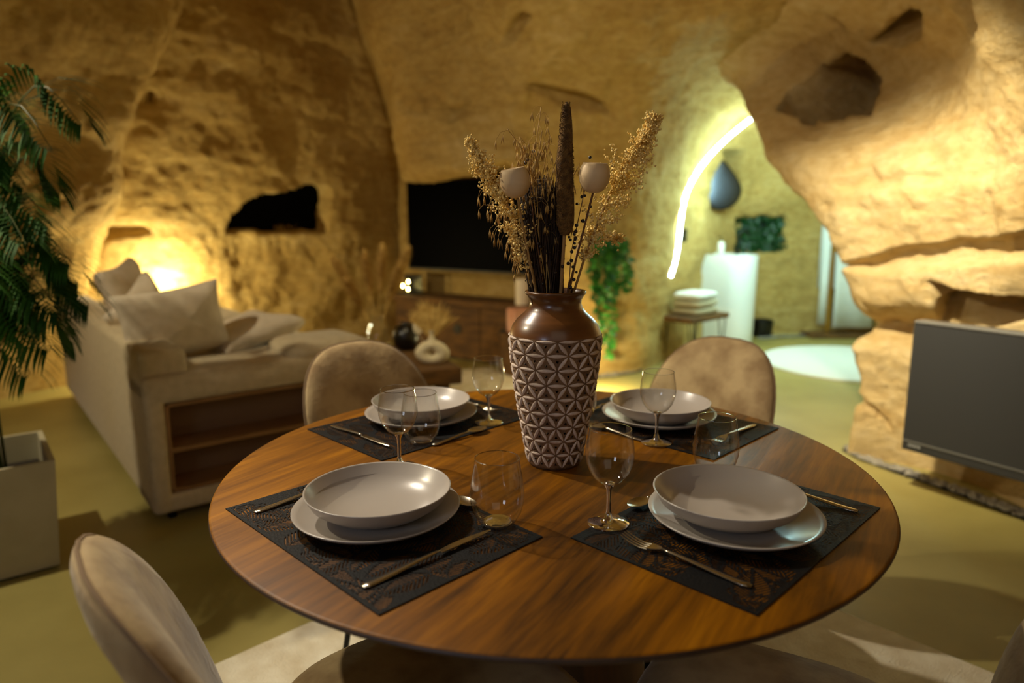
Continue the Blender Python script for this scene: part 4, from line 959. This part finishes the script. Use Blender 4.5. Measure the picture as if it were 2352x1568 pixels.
# towel stand
tb_ = atz(1898, 772, 0); ts = thing('towel_stand', 'brass towel stand by the right bathroom wall', 'towel rack', (tb_.x, tb_.y, 0))
MB().tube([(0, 0, .02), (0, 0, 1.18)], .020, 10).build('pole', M['brass'], ts)
MB().tube([(-.14, 0, 1.16), (.55, -.06, 1.16)], .012, 8).build('rail', M['brass'], ts); MB().tube([(-.14, 0, .12), (.55, -.06, .12)], .008, 8).build('rail', M['brass'], ts)
MB().tube([(.55, -.06, .02), (.55, -.06, 1.18)], .014, 8).build('pole', M['brass'], ts)
MB().box((.20, -.02, .022), (.85, .30, .035)).build('foot_board', M['shelf'], ts, smooth=False)
def hang(label, x0, x1, zb, grp='white towels hung on the brass stand'):
    mb = MB(); n = 14; rows_ = [(-.035, zb), (-.03, .6), (-.028, 1.1), (-.018, 1.172), (0, 1.18), (.018, 1.172), (.026, 1.1), (.026, .5)]
    for sgn in (0, 1):
        pass
    vs = []
    for (y, z) in rows_:
        for i in range(n+1):
            u = i/n; x = x0+(x1-x0)*u; vs.append((x, y-.06*(x/.55)*.9-(.008*sin(u*11+z*2) if z < 1.12 else 0), z))
    mb.add(vs, [(r*(n+1)+i, r*(n+1)+i+1, (r+1)*(n+1)+i+1, (r+1)*(n+1)+i) for r in range(len(rows_)-1) for i in range(n)])
    o = mb.build('hanging_towel', M['towel'], label=label, cat='towel', group=grp, ang=180, loc=(tb_.x, tb_.y, 0))
    q_ = o.modifiers.new('thick', 'SOLIDIFY'); q_.thickness = .012; q_.offset = 0
hang('narrow white towel left of the brass pole', -.115, -.035, .13)
hang('wide white towel right of the brass pole', .035, .43, .10)

# ------------------------------------------------------------------ panel heater on the right wall
H0 = aty(2068, 1030, 3.0); H1 = aty(2352, 1110, 2.58); hd = Vector((H1.x-H0.x, H1.y-H0.y, 0)).normalized(); hang_ = math.atan2(hd.y, hd.x)
ht = thing('panel_heater', 'dark graphite flat panel mounted on the right rock wall', 'heater', (H0.x, H0.y, .196), hang_)
MB().box((.40, .03, .29), (.80, .05, .58)).build('front_panel', M['heater'], ht, smooth=False, bevel=.006)
MB().box((.40, .035, .583), (.79, .07, .012)).build('top_edge', M['heatedge'], ht, smooth=False, bevel=.003)
MB().box((.40, .0035, .045), (.79, .006, .006)).build('trim_line', M['heatedge'], ht, smooth=False)
for k in range(5): MB().box((.035+.011*k, .0035, .028), (.007, .004, .008 if k % 2 else .010)).build('print', M['mark'], ht, smooth=False)
for x in (.2, .6): MB().box((x, .115, .3), (.08, .13, .3)).build('wall_bracket', M['tvf'], ht, smooth=False)

# ------------------------------------------------------------------ pebbles along the rock foot
R = random.Random(77); pm_ = []
for k in range(5):
    me = MB().blob((0, 0, 0), .016, k+1, 5, .55, (1, .8, .62)); o = me.build('pebble', M['pebble'] if k < 4 else M['pebd'], ang=180); pm_.append(o.data); bpy.data.objects.remove(o)
def strip(name, label, P, wd, n, kids, rs=(.55, 1.0)):
    t = thing(name, label, 'pebble edging', (0, 0, 0), group='pebble edgings along the rock'); L_ = []
    seg = [(P[i+1]-P[i]).length for i in range(len(P)-1)]; tot = sum(seg)
    mb = MB(); side = [(P[min(i+1, len(P)-1)]-P[max(i-1, 0)]).normalized().cross(Vector((0, 0, 1))) for i in range(len(P))]
    vs = []
    for p, s_ in zip(P, side): vs += [p+s_*wd*.62+Vector((0, 0, .003)), p-s_*wd*.62+Vector((0, 0, .003))]
    mb.add(vs, [(2*i, 2*i+1, 2*i+3, 2*i+2) for i in range(len(P)-1)]).build('gravel_bed', M['bed'], t, smooth=False)
    far = MB()
    for k in range(n):
        u = (k+R.random())/n*tot; i = 0
        while i < len(seg)-1 and u > seg[i]: u -= seg[i]; i += 1
        p = P[i].lerp(P[i+1], u/seg[i])+side[i]*R.uniform(-.5, .5)*wd; s_ = R.uniform(*rs)
        if k < kids:
            o = bpy.data.objects.new('pebble', R.choice(pm_)); COL.objects.link(o); o.parent = t; o.location = (p.x, p.y, .008*s_+.003+R.random()*.008); o.scale = (s_,)*3; o.rotation_euler = (R.uniform(-.4, .4), R.uniform(-.4, .4), R.uniform(0, 6))
        else: far.blob((p.x, p.y, .010), .016*s_, k, 4, .5, (1, .8, .62))
    if far.v: far.build('pebble_bed', M['pebble'], t, kind='stuff', ang=180)
def V2(*a): return [Vector((x, y, 0)) for x, y in a]
strip('pebble_strip', 'band of white pebbles at the foot of the right rock wall', [atz(x, y, 0) for x, y in ((2480, 1236), (2352, 1186), (2200, 1130), (2080, 1088), (1990, 1056), (1952, 1036))]+V2((1.86, 3.60),), .065, 420, 290)
strip('pebble_strip', 'band of pale pebbles at the foot of the centre rock column', [atz(x, y, 0) for x, y in ((1290, 872), (1400, 863), (1455, 853), (1500, 826), (1535, 806), (1570, 798))], .09, 260, 0)
strip('pebble_strip', 'band of pale pebbles in front of the television wall', [atz(x, y, 0) for x, y in ((1030, 812), (1100, 818), (1180, 828), (1240, 850))], .08, 120, 0)
strip('pebble_strip', 'band of pale pebbles along the bathroom back wall', [atz(x, y, 0) for x, y in ((1745, 778), (1800, 774), (1860, 772))], .07, 80, 0)
